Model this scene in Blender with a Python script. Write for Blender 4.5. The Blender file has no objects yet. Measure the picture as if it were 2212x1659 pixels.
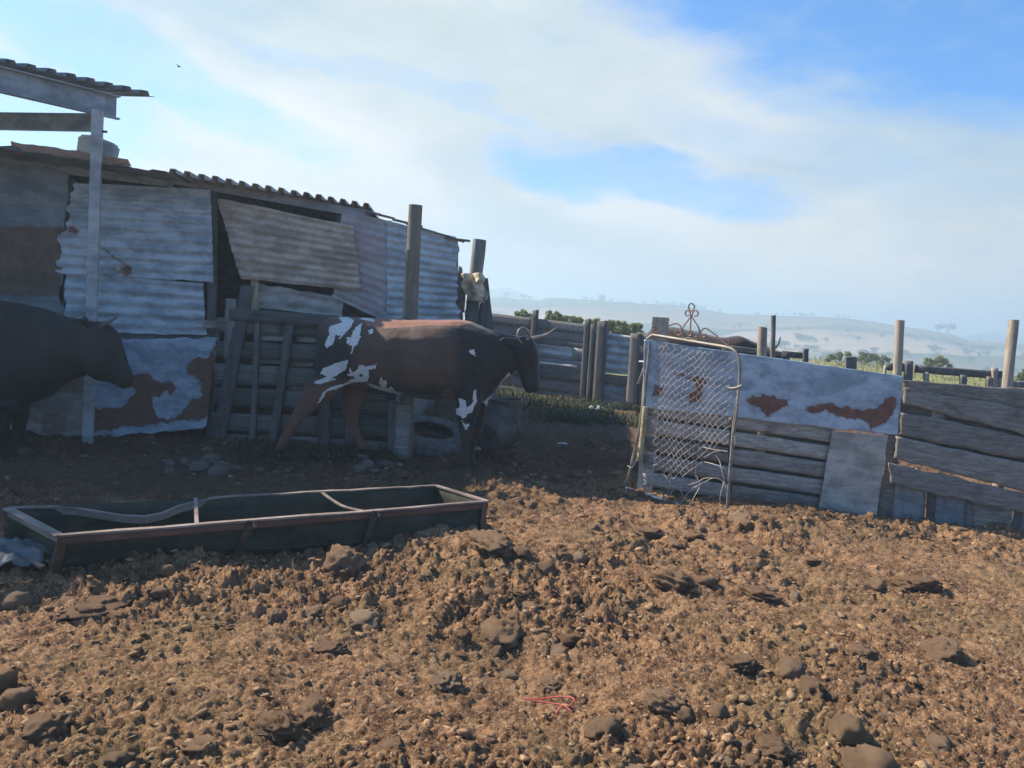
import bpy, bmesh, math, random
import numpy as np
from mathutils import Vector, Matrix
random.seed(7)
RNG = np.random.default_rng(7)
scn = bpy.context.scene
COL = scn.collection

# ------------------------------------------------------------------ camera
F = 1600.0; CX = 1106.0; CY = 829.5            # focal length and centre, in units of a 2212 px wide picture
CAMH = 1.6; PITCH = math.atan(156/1600.0); ROLL = math.radians(4.5)
fw = Vector((0, math.cos(PITCH), -math.sin(PITCH)))
r0 = Vector((1, 0, 0)); u0 = Vector((0, math.sin(PITCH), math.cos(PITCH)))
rt = r0*math.cos(ROLL) + u0*math.sin(ROLL)
up = u0*math.cos(ROLL) - r0*math.sin(ROLL)
cam = bpy.data.cameras.new('camera'); camo = bpy.data.objects.new('camera', cam); COL.objects.link(camo)
cam.sensor_width = 36; cam.lens = 36*F/2212; cam.clip_end = 3000; cam.clip_start = 0.05
camo.matrix_world = Matrix(((rt.x, up.x, -fw.x, 0), (rt.y, up.y, -fw.y, 0), (rt.z, up.z, -fw.z, CAMH), (0, 0, 0, 1)))
scn.camera = camo
CP = Vector((0, 0, CAMH))
def ray(x, y): return fw + rt*((x-CX)/F) - up*((y-CY)/F)
def atY(x, y, Y): d = ray(x, y); return CP + d*(Y/d.y)
def atZ(x, y, z=0.0): d = ray(x, y); return CP + d*((z-CAMH)/d.z)
def atPl(x, y, pl):
    d = ray(x, y); P0, n = pl; return CP + d*((P0-CP).dot(n)/d.dot(n))
def plane(a, b):                                 # vertical plane through two plan points, normal towards the camera
    a = Vector((a[0], a[1], 0)); b = Vector((b[0], b[1], 0)); t = (b-a).normalized()
    n = Vector((t.y, -t.x, 0))
    if n.dot(CP-a) < 0: n = -n
    return (a, n)
def proj(V):                                     # world points (n,3) -> picture
    V = V - np.array(CP); a = V@np.array(fw); return CX+F*(V@np.array(rt))/a, CY-F*(V@np.array(up))/a

# ------------------------------------------------------------------ light
SUNV = Vector((-0.98, 0.39, 0.87)).normalized()
sun = bpy.data.lights.new('sun', 'SUN'); sun.energy = 5.0; sun.angle = math.radians(0.6); sun.color = (1.0, 0.85, 0.66)
suno = bpy.data.objects.new('sun', sun); COL.objects.link(suno)
suno.rotation_euler = SUNV.to_track_quat('Z', 'Y').to_euler()
SUNEL = math.asin(SUNV.z); SUNROT = math.atan2(SUNV.x, SUNV.y)
world = bpy.data.worlds.new('World'); scn.world = world; world.use_nodes = True
wn = world.node_tree; wn.nodes.clear()
def N(t, kind, **kw):
    n = t.nodes.new(kind)
    for k, v in kw.items():
        if hasattr(n, k) and not k.startswith('i_'): setattr(n, k, v)
    return n
def L(t, a, b): t.links.new(a, b)
def M(t, op, a, b=None, c=None, clamp=False):
    n = t.nodes.new('ShaderNodeMath'); n.operation = op; n.use_clamp = clamp
    for i, x in enumerate((a, b, c)):
        if x is None: continue
        if isinstance(x, (int, float)): n.inputs[i].default_value = x
        else: t.links.new(x, n.inputs[i])
    return n.outputs[0]
def SS(t, x, lo, hi, a=0.0, b=1.0):
    n = t.nodes.new('ShaderNodeMapRange'); n.interpolation_type = 'SMOOTHSTEP'
    if isinstance(x, (int, float)): n.inputs[0].default_value = x
    else: t.links.new(x, n.inputs[0])
    n.inputs[1].default_value = lo; n.inputs[2].default_value = hi; n.inputs[3].default_value = a; n.inputs[4].default_value = b
    return n.outputs[0]
def MIX(t, f, a, b, mode='MIX'):
    n = t.nodes.new('ShaderNodeMix'); n.data_type = 'RGBA'; n.blend_type = mode
    for s, x in ((n.inputs[0], f), (n.inputs[6], a), (n.inputs[7], b)):
        if isinstance(x, (int, float)): s.default_value = x
        elif isinstance(x, (tuple, list)): s.default_value = (*x, 1) if len(x) == 3 else x
        else: t.links.new(x, s)
    return n.outputs[2]
def NOISE(t, vec, scale, detail=4, rough=0.55, dist=0.0):
    n = t.nodes.new('ShaderNodeTexNoise'); n.inputs['Scale'].default_value = scale; n.inputs['Detail'].default_value = detail
    n.inputs['Roughness'].default_value = rough; n.inputs['Distortion'].default_value = dist
    if vec is not None: t.links.new(vec, n.inputs['Vector'])
    return n.outputs['Fac'], n.outputs['Color']

def build_sky():
    t = wn
    tc = N(t, 'ShaderNodeTexCoord'); gen = tc.outputs['Generated']
    sky = N(t, 'ShaderNodeTexSky'); sky.sky_type = 'NISHITA'; sky.sun_disc = False
    sky.sun_elevation = SUNEL; sky.sun_rotation = SUNROT; sky.altitude = 200; sky.air_density = 1.0; sky.dust_density = 0.6; sky.ozone_density = 1.6
    nv = N(t, 'ShaderNodeVectorMath'); nv.operation = 'SUBTRACT'; nv.inputs[1].default_value = (0.5, 0.5, 0.5)
    stretch = N(t, 'ShaderNodeMapping'); L(t, gen, stretch.inputs[0]); stretch.inputs['Scale'].default_value = (1, 1, 2.6)
    stretch.inputs['Rotation'].default_value = (0, math.radians(6), 0)
    _, ncol = NOISE(t, stretch.outputs[0], 3.2, 7, 0.6)
    L(t, ncol, nv.inputs[0])
    sc = N(t, 'ShaderNodeVectorMath'); sc.operation = 'SCALE'; sc.inputs[3].default_value = 0.30; L(t, nv.outputs[0], sc.inputs[0])
    sxz = N(t, 'ShaderNodeVectorMath'); sxz.operation = 'MULTIPLY'; sxz.inputs[1].default_value = (1, 1, 0.55); L(t, sc.outputs[0], sxz.inputs[0])
    ad = N(t, 'ShaderNodeVectorMath'); ad.operation = 'ADD'; L(t, gen, ad.inputs[0]); L(t, sxz.outputs[0], ad.inputs[1])
    def ell(x, y, rx, ry, tilt, lo, hi):          # one hole in (or thickening of) the cloud, by direction
        d = ray(x, y).normalized()
        m = N(t, 'ShaderNodeMapping'); m.vector_type = 'TEXTURE'
        m.inputs['Location'].default_value = d; m.inputs['Rotation'].default_value = (0, math.radians(tilt+4.5), 0)
        m.inputs['Scale'].default_value = (rx/F, 0.5, ry/F); L(t, ad.outputs[0], m.inputs[0])
        ln = N(t, 'ShaderNodeVectorMath'); ln.operation = 'LENGTH'; L(t, m.outputs[0], ln.inputs[0])
        return SS(t, ln.outputs['Value'], lo, hi, 1, 0)
    h = None
    for e, w in (((1960, -70, 780, 235, 10), .95), ((1400, 385, 320, 66, 3), .66), ((330, 170, 390, 72, 15), .52),
                 ((60, 215, 200, 90, 5), .5), ((900, 205, 380, 22, 3), .22), ((1780, 330, 420, 60, 8), .18), ((2150, 60, 300, 150, 0), .5)):
        v = M(t, 'MULTIPLY', ell(*e, .55, 1.12), w)
        h = v if h is None else M(t, 'MAXIMUM', h, v)
    sep = N(t, 'ShaderNodeSeparateXYZ'); L(t, gen, sep.inputs[0])
    fine, _ = NOISE(t, stretch.outputs[0], 9.0, 8, 0.62)
    # overhead and behind the camera the cloud thins out to open sky
    over = SS(t, sep.outputs[2], .34, .62)
    behind = SS(t, sep.outputs[1], .25, -.35)
    patch, _ = NOISE(t, gen, 2.3, 5, .6)
    op = M(t, 'MULTIPLY', M(t, 'MAXIMUM', over, behind), SS(t, patch, .60, .44))
    op = M(t, 'MAXIMUM', op, M(t, 'MULTIPLY', M(t, 'MAXIMUM', over, behind), .90))
    h = M(t, 'MAXIMUM', h, op)
    h = M(t, 'ADD', h, M(t, 'MULTIPLY', M(t, 'SUBTRACT', fine, .5), M(t, 'MULTIPLY_ADD', h, .9, .35)), clamp=True)
    cloudc = MIX(t, SS(t, sep.outputs[2], .0, .30), (7.6, 6.9, 6.1), (5.1, 5.7, 5.9))
    big, _ = NOISE(t, stretch.outputs[0], 2.4, 6, .58)
    cloudc = MIX(t, SS(t, big, .40, .58), MIX(t, 1.0, cloudc, (.74, .84, .95), 'MULTIPLY'), cloudc)
    puff, _ = NOISE(t, stretch.outputs[0], 7.5, 9, .66, .4)
    cloudc = MIX(t, 1.0, cloudc, M(t, 'MULTIPLY_ADD', puff, .42, .80), 'MULTIPLY')
    for e, w in (((640, 290, 360, 110, 10), 1.0), ((1390, 470, 200, 70, 5), .9), ((1500, 120, 330, 70, 20), .35), ((1500,230,200,60,0),.3)):
        cloudc = MIX(t, M(t, 'MULTIPLY', ell(*e, .2, 1.3), w), cloudc, (7.3, 7.1, 7.0))
    skyc = MIX(t, 1.0, sky.outputs[0], (.28, 1.06, 1.80), 'MULTIPLY')
    final = MIX(t, M(t, 'MULTIPLY', h, .93), cloudc, skyc)
    bg = N(t, 'ShaderNodeBackground'); bg.inputs[1].default_value = 0.061; L(t, final, bg.inputs[0])
    out = N(t, 'ShaderNodeOutputWorld'); L(t, bg.outputs[0], out.inputs[0])
build_sky()
scn.view_settings.view_transform = 'Standard'; scn.view_settings.look = 'None'
scn.view_settings.exposure = 1.05; scn.view_settings.gamma = 1.0; scn.view_settings.use_curve_mapping = False
scn.render.engine = 'CYCLES'
try:
    scn.cycles.max_bounces = 6; scn.cycles.volume_bounces = 1; scn.cycles.use_denoising = True
except Exception: pass

# ------------------------------------------------------------------ noise (numpy)
def h2(ix, iy, s):
    h = (ix.astype(np.int64)*374761393 + iy.astype(np.int64)*668265263 + s*1442695041) & 0xffffffff
    h = ((h ^ (h >> 13))*1274126177) & 0xffffffff
    h = ((h ^ (h >> 15))*2246822519) & 0xffffffff
    return ((h ^ (h >> 16)) & 0xffffff)/float(0xffffff)
def vn2(x, y, s=0):
    x = np.asarray(x, float); y = np.asarray(y, float)
    ix = np.floor(x); iy = np.floor(y); fx = x-ix; fy = y-iy
    fx = fx*fx*(3-2*fx); fy = fy*fy*(3-2*fy)
    a = h2(ix, iy, s); b = h2(ix+1, iy, s); c = h2(ix, iy+1, s); d = h2(ix+1, iy+1, s)
    return (a+(b-a)*fx)*(1-fy)+(c+(d-c)*fx)*fy
def fb2(x, y, s=0, o=4, g=.5):
    r = 0; a = 1; t = 0
    for i in range(o): r = r+a*vn2(x*2**i, y*2**i, s+i*17); t += a; a *= g
    return r/t
def vn3(p, s=0):
    z = p[:, 2]; iz = np.floor(z); f = z-iz; f = f*f*(3-2*f)
    a = np.zeros(len(p)); 
    x, y = p[:, 0], p[:, 1]
    A = vn2(x+iz*37.17, y+iz*11.3, s); B = vn2(x+(iz+1)*37.17, y+(iz+1)*11.3, s)
    return A*(1-f)+B*f
def fb3(p, s=0, o=3):
    r = 0; a = 1; t = 0
    for i in range(o): r = r+a*vn3(p*2**i, s+i*13); t += a; a *= .5
    return r/t
def bumps(x, y, cell, s, keep=1.0, power=1.6):
    """Lumps: one irregular tilted clod per grid cell, the highest wins."""
    gx = x/cell; gy = y/cell; ix = np.floor(gx); iy = np.floor(gy); best = np.zeros_like(gx)
    for dx in (-1, 0, 1):
        for dy in (-1, 0, 1):
            jx = ix+dx; jy = iy+dy
            px = jx+h2(jx, jy, s); py = jy+h2(jx, jy, s+1); k = h2(jx, jy, s+2); hh = h2(jx, jy, s+3)
            an = h2(jx, jy, s+4)*6.283; ex = .62+.7*h2(jx, jy, s+5); R = .35+.5*h2(jx, jy, s+6)
            qx = gx-px; qy = gy-py; ca = np.cos(an); sa = np.sin(an)
            u = (qx*ca+qy*sa)*ex; v = (-qx*sa+qy*ca)/ex
            d = np.sqrt(u*u+v*v)/R
            b = np.where(k < keep, np.clip(1-d**power, 0, 1)**.65*(.35+.65*hh)*(1+.55*u/R), 0)
            best = np.maximum(best, b)
    return best
def macro(x, y):
    x = np.asarray(x, float); y = np.asarray(y, float)
    m = (fb2(x*.9+3, y*.9+9, 3, 3)-.5)*.16
    m = m+.05*np.exp(-((x-2.6)/1.6)**2-((y-5.9)/.5)**2)           # low bank in front of the right fence
    m = m+.05*np.exp(-((x+.2)/1.3)**2-((y-4.75)/.3)**2)
    m = m*np.clip((11-y)/3, 0, 1)
    return m
def crumb(x, y, rough):
    a = fb2(x*10+3, y*12, 41, 4, .6); b = fb2(x*26, y*34, 43, 3, .6); c = fb2(x*60, y*80, 44, 2)
    z = rough*.10*(np.minimum(np.abs(a-.5), .16)-.10)+(.35+.65*rough)*(.215*(np.minimum(np.abs(b-.5), .15)-.09)+.036*(c-.5))
    return z-.05*np.exp(-((x-1.45)/.55)**2-((y-6.75)/.45)**2)
def mz(x, y): return float(macro(np.array([x]), np.array([y]))[0])

# ------------------------------------------------------------------ mesh helpers
def locof(o): return o.matrix_world.translation if o.parent is None else o['_w']
WL = {}
def mesh_obj(name, V, Fc, mat, parent=None, smooth=False, attrs=None):
    V = np.asarray(V, float).reshape(-1, 3)
    if parent is not None: V = V-np.array(WL[parent.name])
    me = bpy.data.meshes.new(name)
    if isinstance(Fc, np.ndarray):
        k = Fc.shape[1]; n = len(Fc)
        me.vertices.add(len(V)); me.vertices.foreach_set('co', V.ravel())
        me.loops.add(n*k); me.loops.foreach_set('vertex_index', Fc.ravel().astype(np.int32))
        me.polygons.add(n); me.polygons.foreach_set('loop_start', np.arange(0, n*k, k, dtype=np.int32))
        me.polygons.foreach_set('loop_total', np.full(n, k, dtype=np.int32)); me.update(calc_edges=True)
    else:
        me.from_pydata([tuple(v) for v in V], [], Fc)
    if smooth: me.polygons.foreach_set('use_smooth', np.ones(len(me.polygons), dtype=bool))
    if attrs:
        for k, a in attrs.items():
            at = me.attributes.new(k, 'FLOAT', 'POINT'); at.data.foreach_set('value', np.asarray(a, np.float32))
    if mat: me.materials.append(mat)
    o = bpy.data.objects.new(name, me); COL.objects.link(o)
    if parent is not None: o.parent = parent
    WL[o.name] = tuple(WL[parent.name]) if parent is not None else (0, 0, 0)
    return o
def thing(name, label, cat, loc=(0, 0, 0), group=None):
    o = bpy.data.objects.new(name, None); COL.objects.link(o); o.location = loc; o.empty_display_size = .1
    WL[o.name] = tuple(loc); o['label'] = label; o['category'] = cat
    if group: o['group'] = group
    return o
def tag(o, label, cat, group=None):
    o['label'] = label; o['category'] = cat
    if group: o['group'] = group
    return o
def lab(o, label): o['label'] = label; return o
def struct(o): o['kind'] = 'structure'; return o
def stuff(o, label=None, cat=None):
    o['kind'] = 'stuff'
    if label: o['label'] = label
    if cat: o['category'] = cat
    return o
class B:
    """collects boxes and tubes into one mesh"""
    def __init__(s): s.V = []; s.F = []
    def add(s, V, Fc):
        n = len(s.V); s.V += [tuple(v) for v in V]; s.F += [tuple(i+n for i in f) for f in Fc]; return s
    def bar(s, a, b, w, h, upv=(0, 0, 1), jit=0.0):
        a = Vector(a); b = Vector(b); d = (b-a).normalized(); U = Vector(upv)
        S = d.cross(U)
        if S.length < 1e-4: S = d.cross(Vector((1, 0, 0)))
        S.normalize(); U = S.cross(d).normalized()
        V = []
        for p in (a, b):
            for i, j in ((-1, -1), (1, -1), (1, 1), (-1, 1)):
                V.append(p+S*(w/2*i)+U*(h/2*j)+Vector([random.uniform(-jit, jit) for _ in range(3)]))
        return s.add(V, [(0, 1, 2, 3), (7, 6, 5, 4), (0, 4, 5, 1), (1, 5, 6, 2), (2, 6, 7, 3), (3, 7, 4, 0)])
    def tube(s, pts, r, seg=6, rough=0.0, cap=True):
        pts = [Vector(p) for p in pts]; n = len(pts); rs = r if isinstance(r, (list, tuple)) else [r]*n
        V = []; prev = None
        for i, p in enumerate(pts):
            d = (pts[min(i+1, n-1)]-pts[max(i-1, 0)]).normalized()
            ref = prev if prev is not None else (Vector((0, 1, 0)) if abs(d.y) < .9 else Vector((1, 0, 0)))
            S = (ref-d*ref.dot(d)).normalized(); prev = S; T = d.cross(S)
            for k in range(seg):
                a = 2*math.pi*k/seg; q = rs[i]*(1+random.uniform(-rough, rough))
                V.append(p+S*(math.cos(a)*q)+T*(math.sin(a)*q))
        Fc = [(i*seg+k, i*seg+(k+1) % seg, (i+1)*seg+(k+1) % seg, (i+1)*seg+k) for i in range(n-1) for k in range(seg)]
        if cap: Fc += [tuple(range(seg))[::-1], tuple((n-1)*seg+k for k in range(seg))]
        return s.add(V, Fc)
    def build(s, name, mat, parent=None, smooth=False):
        o = mesh_obj(name, s.V, s.F, mat, parent)
        if smooth:
            o.data.polygons.foreach_set('use_smooth', np.ones(len(o.data.polygons), dtype=bool))
            o.data.set_sharp_from_angle(angle=math.radians(40))
        return o
def inpoly(x, y, poly):
    r = np.zeros(len(x), bool); n = len(poly)
    for i in range(n):
        x1, y1 = poly[i]; x2, y2 = poly[(i+1) % n]
        if y1 == y2: continue
        c = ((y1 > y) != (y2 > y)) & (x < (x2-x1)*(y-y1)/(y2-y1)+x1); r ^= c
    return r
SEED = [100]
def slab(name, px, pl, mat, parent, off=0.0, th=.022, res=.05, nv=None, corr=None, rag=(0, 0, 0, 0), warp=.004, rust=(), world4=None, ragf=9.0, skew=0.0, cdir='v'):
    """a board or sheet spanned between four picture corners TL TR BR BL on a vertical plane"""
    SEED[0] += 7; sd = SEED[0]
    C = [np.array(p) for p in world4] if world4 else [np.array(atPl(x, y, pl)) for x, y in px]
    n = np.array(pl[1])
    Wd = (np.linalg.norm(C[1]-C[0])+np.linalg.norm(C[2]-C[3]))/2; Hd = (np.linalg.norm(C[3]-C[0])+np.linalg.norm(C[2]-C[1]))/2
    nu = max(3, int(Wd/res)); 
    if cdir == 'u' and corr: nu = max(nu, int(Wd/corr[0]*8))
    if nv is None: nv = max(3, int(Hd/res))
    if corr and cdir == 'v': nv = max(nv, int(Hd/corr[0]*8))
    u, v = np.meshgrid(np.linspace(0, 1, nu+1), np.linspace(0, 1, nv+1)); u = u.ravel(); v = v.ravel()
    l, r, t, b = rag
    def nz(a, k): return (fb2(a*ragf, np.full_like(a, k*3.3), sd+k, 4, .6)-.45)*2
    el = nz(v*Hd, 1)*l/Wd; er = nz(v*Hd, 2)*r/Wd; et = nz(u*Wd, 3)*t/Hd; eb = nz(u*Wd, 4)*b/Hd
    U = el+u*(1-el+er); Vv = et+v*(1-et+eb)
    P = (C[0][None]*(1-U)[:, None]+C[1][None]*U[:, None])*(1-Vv)[:, None]+(C[3][None]*(1-U)[:, None]+C[2][None]*U[:, None])*Vv[:, None]
    d = off+(fb2(U*Wd*2.5, Vv*Hd*2.5, sd+9, 3)-.5)*2*warp
    if corr:
        co = Vv*Hd if cdir == 'v' else U*Wd
        d = d+corr[1]*np.sin(co*2*math.pi/corr[0]+.4*fb2(U*3, Vv*3, sd+5))
    Pf = P+n[None]*d[:, None]; Pb = Pf-n[None]*th
    idx = np.arange((nu+1)*(nv+1)).reshape(nv+1, nu+1); m = idx.size
    q = lambda I: np.stack([I[:-1, :-1], I[1:, :-1], I[1:, 1:], I[:-1, 1:]], -1).reshape(-1, 4)
    Fa = q(idx); Fb = q(idx+m)[:, ::-1]
    def edge(line): return np.stack([line[:-1], line[1:], line[1:]+m, line[:-1]+m], -1)
    S = np.concatenate([edge(idx[0]), edge(idx[-1][::-1]), edge(idx[:, 0][::-1]), edge(idx[:, -1])])
    V = np.concatenate([Pf, Pb]); Fc = np.concatenate([Fa, Fb, S])
    at = None
    if rust:
        x, y = proj(Pf); x = x+(fb2(U*Wd*22, Vv*Hd*22, sd+3)-.5)*14; y = y+(fb2(U*Wd*22, Vv*Hd*22, sd+4)-.5)*14
        a = np.zeros(len(x))
        for poly in rust:
            for ox, oy in ((0, 0), (4, 0), (-4, 0), (0, 4), (0, -4), (6, 5), (-6, -5), (5, -6), (-5, 6)): a = a+inpoly(x+ox, y+oy, poly)/9.0
        a = np.clip(a, 0, 1)*.95
        at = {'rust': np.concatenate([a, a])}
    o = mesh_obj(name, V, Fc, mat, parent, smooth=bool(corr), attrs=at)
    if corr: o.data.set_sharp_from_angle(angle=math.radians(60))
    return o
def pole(name, a, b, ra, rb, mat, parent, seg=12, n=10, rough=.05, bend=.01, slant=0.0):
    a = Vector(a); b = Vector(b); pts = []; rs = []
    ph = random.uniform(0, 6)
    for i in range(n+1):
        t = i/n; p = a.lerp(b, t)+Vector((math.sin(ph+t*3)*bend, math.cos(ph+t*2.3)*bend, 0)); pts.append(p); rs.append(ra+(rb-ra)*t)
    bb = B().tube(pts, rs, seg, rough)
    if slant:
        for k in range(seg):
            i = n*seg+k; v = bb.V[i]; bb.V[i] = (v[0], v[1], v[2]+(v[0]-b.x)*slant)
    return bb.build(name, mat, parent, smooth=True)

# ------------------------------------------------------------------ materials
MATS = {}
def newmat(name):
    m = bpy.data.materials.new(name); m.use_nodes = True; t = m.node_tree; t.nodes.clear()
    o = N(t, 'ShaderNodeOutputMaterial'); b = N(t, 'ShaderNodeBsdfPrincipled'); L(t, b.outputs[0], o.inputs[0]); MATS[name] = m
    return m, t, b
def setc(t, s, x):
    if isinstance(x, (tuple, list)): s.default_value = (*x, 1)
    elif isinstance(x, (int, float)): s.default_value = x
    else: t.links.new(x, s)
def bump(t, b, h, strength, dist):
    n = N(t, 'ShaderNodeBump'); n.inputs['Strength'].default_value = strength; n.inputs['Distance'].default_value = dist
    L(t, h, n.inputs['Height']); L(t, n.outputs[0], b.inputs['Normal'])
def objvec(t, sc=(1, 1, 1), rot=(0, 0, 0)):
    tc = N(t, 'ShaderNodeTexCoord'); m = N(t, 'ShaderNodeMapping'); m.inputs['Scale'].default_value = sc; m.inputs['Rotation'].default_value = rot
    L(t, tc.outputs['Object'], m.inputs[0])
    oi = N(t, 'ShaderNodeObjectInfo'); cmb = N(t, 'ShaderNodeVectorMath'); cmb.operation = 'ADD'
    sc2 = N(t, 'ShaderNodeVectorMath'); sc2.operation = 'SCALE'; sc2.inputs[0].default_value = (13, 7, 19); L(t, oi.outputs['Random'], sc2.inputs[3])
    L(t, m.outputs[0], cmb.inputs[0]); L(t, sc2.outputs[0], cmb.inputs[1])
    return cmb.outputs[0], oi.outputs['Random'], tc.outputs['Object']
def wood(name, a, b_, c, axis='x', rough=.9):
    m, t, b = newmat(name)
    sc = {'x': (1.2, 14, 22), 'z': (22, 14, 1.2)}[axis]
    v, rnd, raw = objvec(t, sc)
    g, _ = NOISE(t, v, 2.2, 7, .65, .6); f2, _ = NOISE(t, raw, 3.0, 5, .6); f3, _ = NOISE(t, v, 9, 4, .6)
    col = MIX(t, SS(t, g, .35, .65), a, b_); col = MIX(t, SS(t, f2, .52, .72, 0, .75), col, c)
    col = MIX(t, SS(t, f3, .60, .72, 0, .6), col, tuple(x*.35 for x in a))
    col = MIX(t, 1.0, col, M(t, 'MULTIPLY_ADD', rnd, .75, .60), 'MULTIPLY')
    setc(t, b.inputs['Base Color'], col); b.inputs['Roughness'].default_value = rough
    bump(t, b, M(t, 'ADD', g, M(t, 'MULTIPLY', f3, .5)), .7, .008); return m
def metal(name, base, base2, rustc=(.13, .062, .045), amt=0.0, rough=.45, met=.35, nscale=3.0, soft=.11):
    m, t, b = newmat(name)
    v, rnd, raw = objvec(t, (1, 1, 1))
    n1, _ = NOISE(t, v, nscale, 8, .65); n4, _ = NOISE(t, v, 1.7, 7, .7, .8); n2, _ = NOISE(t, v, 14, 5, .6)
    streak, rn, _ = objvec(t, (2.2, 2.2, 5)); n3, _ = NOISE(t, streak, 1.6, 6, .65)
    at = N(t, 'ShaderNodeAttribute'); at.attribute_name = 'rust'
    x = M(t, 'ADD', M(t, 'ADD', at.outputs['Fac'], amt), M(t, 'MULTIPLY', M(t, 'SUBTRACT', n1, .5), 1.1))
    x = M(t, 'ADD', x, M(t, 'MULTIPLY', M(t, 'SUBTRACT', n2, .5), .55))
    mask = SS(t, x, .5-soft, .5+soft)
    col = MIX(t, SS(t, n3, .38, .62), tuple(q*.8 for q in base), tuple(min(1, q*1.12) for q in base2)); col = MIX(t, SS(t, n4, .50, .66, 0, .28), col, tuple(min(1, q*1.35) for q in base2)); col = MIX(t, SS(t, n4, .46, .34, 0, .3), col, tuple(q*.55 for q in base)); col = MIX(t, SS(t, n2, .55, .75, 0, .35), col, tuple(q*.45 for q in base))
    rc = MIX(t, SS(t, n2, .35, .65), rustc, tuple(min(1, q*1.45) for q in rustc))
    col = MIX(t, SS(t, M(t, 'ADD', x, M(t, 'MULTIPLY', M(t, 'SUBTRACT', n3, .5), .5)), .08, .5, 0, .5), col, MIX(t, .5, base, rustc))
    col = MIX(t, mask, col, rc)
    setc(t, b.inputs['Base Color'], col)
    setc(t, b.inputs['Roughness'], M(t, 'ADD', M(t, 'MULTIPLY', mask, .3), M(t, 'MULTIPLY_ADD', n2, .25, rough+.03)))
    setc(t, b.inputs['Metallic'], M(t, 'MULTIPLY', M(t, 'SUBTRACT', 1.0, mask), met*.4))
    bump(t, b, M(t, 'ADD', n2, M(t, 'MULTIPLY', mask, .3)), .25, .006); return m
def simple(name, a, b_=None, rough=.8, scale=6, bmp=.2, dist=.01, met=0.0, spec=.5):
    m, t, b = newmat(name); v, rnd, raw = objvec(t)
    n, _ = NOISE(t, v, scale, 6, .6); b_ = b_ or tuple(x*.6 for x in a)
    setc(t, b.inputs['Base Color'], MIX(t, SS(t, n, .35, .65), a, b_)); b.inputs['Roughness'].default_value = rough
    b.inputs['Metallic'].default_value = met; b.inputs['Specular IOR Level'].default_value = spec
    if bmp: bump(t, b, n, bmp, dist)
    return m
def leafmat(name, a, b_):
    m, t, b = newmat(name); g = N(t, 'ShaderNodeNewGeometry')
    setc(t, b.inputs['Base Color'], MIX(t, g.outputs['Random Per Island'], a, b_)); b.inputs['Roughness'].default_value = .7
    tr = N(t, 'ShaderNodeBsdfTranslucent'); setc(t, tr.inputs[0], MIX(t, g.outputs['Random Per Island'], a, b_))
    mx = N(t, 'ShaderNodeMixShader'); mx.inputs[0].default_value = .4; o = [n for n in t.nodes if n.type == 'OUTPUT_MATERIAL'][0]
    L(t, b.outputs[0], mx.inputs[1]); L(t, tr.outputs[0], mx.inputs[2]); L(t, mx.outputs[0], o.inputs[0]); return m
W_GREY = wood('weathered_board', (.20, .185, .17), (.36, .335, .305), (.12, .085, .07))
W_DARK = wood('dark_board', (.085, .08, .075), (.15, .14, .13), (.06, .05, .045))
W_BACK = wood('back_board', (.12, .12, .125), (.19, .19, .195), (.10, .08, .07))
W_POST = wood('post_wood', (.22, .19, .16), (.34, .30, .25), (.15, .11, .085), 'z')
W_DPOST = wood('dark_post_wood', (.10, .10, .10), (.18, .175, .17), (.08, .06, .05), 'z')
W_YEL = wood('yellowed_board', (.30, .24, .14), (.38, .32, .2), (.24, .18, .1), 'z')
Z_A = metal('galvanised_sheet', (.31, .355, .39), (.42, .46, .49), amt=-.02)
Z_FLAT = metal('zinc_plate', (.28, .35, .42), (.36, .43, .50), amt=-.12, nscale=4)
Z_BR = metal('brown_stained_sheet', (.34, .26, .205), (.43, .35, .28), (.24, .15, .11), amt=.1, soft=.35, met=.15)
Z_PINK = metal('pinkish_rusty_sheet', (.36, .29, .29), (.32, .32, .34), (.34, .17, .15), amt=.12, soft=.3, met=.15)
Z_DARK = metal('dark_sheet', (.15, .17, .19), (.19, .21, .23), (.11, .07, .055), amt=.0, soft=.3, met=.2)
Z_PALE = metal('pale_sheet', (.29, .275, .25), (.38, .36, .33), (.20, .13, .10), amt=-.28, met=.15)
STEEL = metal('steel_beam', (.24, .27, .31), (.30, .33, .37), amt=-.1, met=.2, rough=.6)
STEELP = metal('painted_steel_post', (.30, .31, .32), (.38, .38, .38), (.15, .09, .06), amt=-.08, met=.1, rough=.6)
PIPE = metal('gate_pipe', (.19, .175, .155), (.27, .25, .22), (.16, .08, .05), amt=.08, met=.5, rough=.4)
PIPEW = metal('white_pipe', (.62, .56, .50), (.70, .64, .58), (.25, .15, .1), amt=-.15, met=.1)
WIRE = metal('chain_wire', (.30, .27, .25), (.38, .34, .32), (.20, .12, .09), amt=.05, met=.3, rough=.5, nscale=2)
IRON = metal('rusty_iron', (.12, .08, .06), (.17, .11, .08), (.16, .07, .045), amt=.3, met=.2)
RUSTS = metal('rust_sheet', (.34, .16, .10), (.42, .22, .14), (.36, .17, .10), amt=.3, met=.05, soft=.3)
TROUGH = metal('trough_side', (.022, .030, .022), (.040, .045, .033), (.085, .055, .038), amt=.07, met=0.0, rough=.75, nscale=5, soft=.12)
TRIM = metal('trough_rim', (.17, .13, .115), (.25, .20, .175), (.17, .075, .045), amt=.08, met=.15, rough=.6, nscale=6, soft=.15)
TFRAME = metal('trough_frame', (.12, .06, .045), (.15, .08, .06), (.10, .045, .03), amt=.2, met=.1, rough=.8)
RUBBER = simple('tyre_rubber', (.14, .145, .15), (.07, .07, .07), .85, 12)
TUBM = simple('tub_rubber', (.05, .048, .05), (.10, .10, .095), .8, 6)
BUCKM = simple('bucket_plastic', (.12, .105, .09), (.07, .06, .055), .7, 6)
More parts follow.
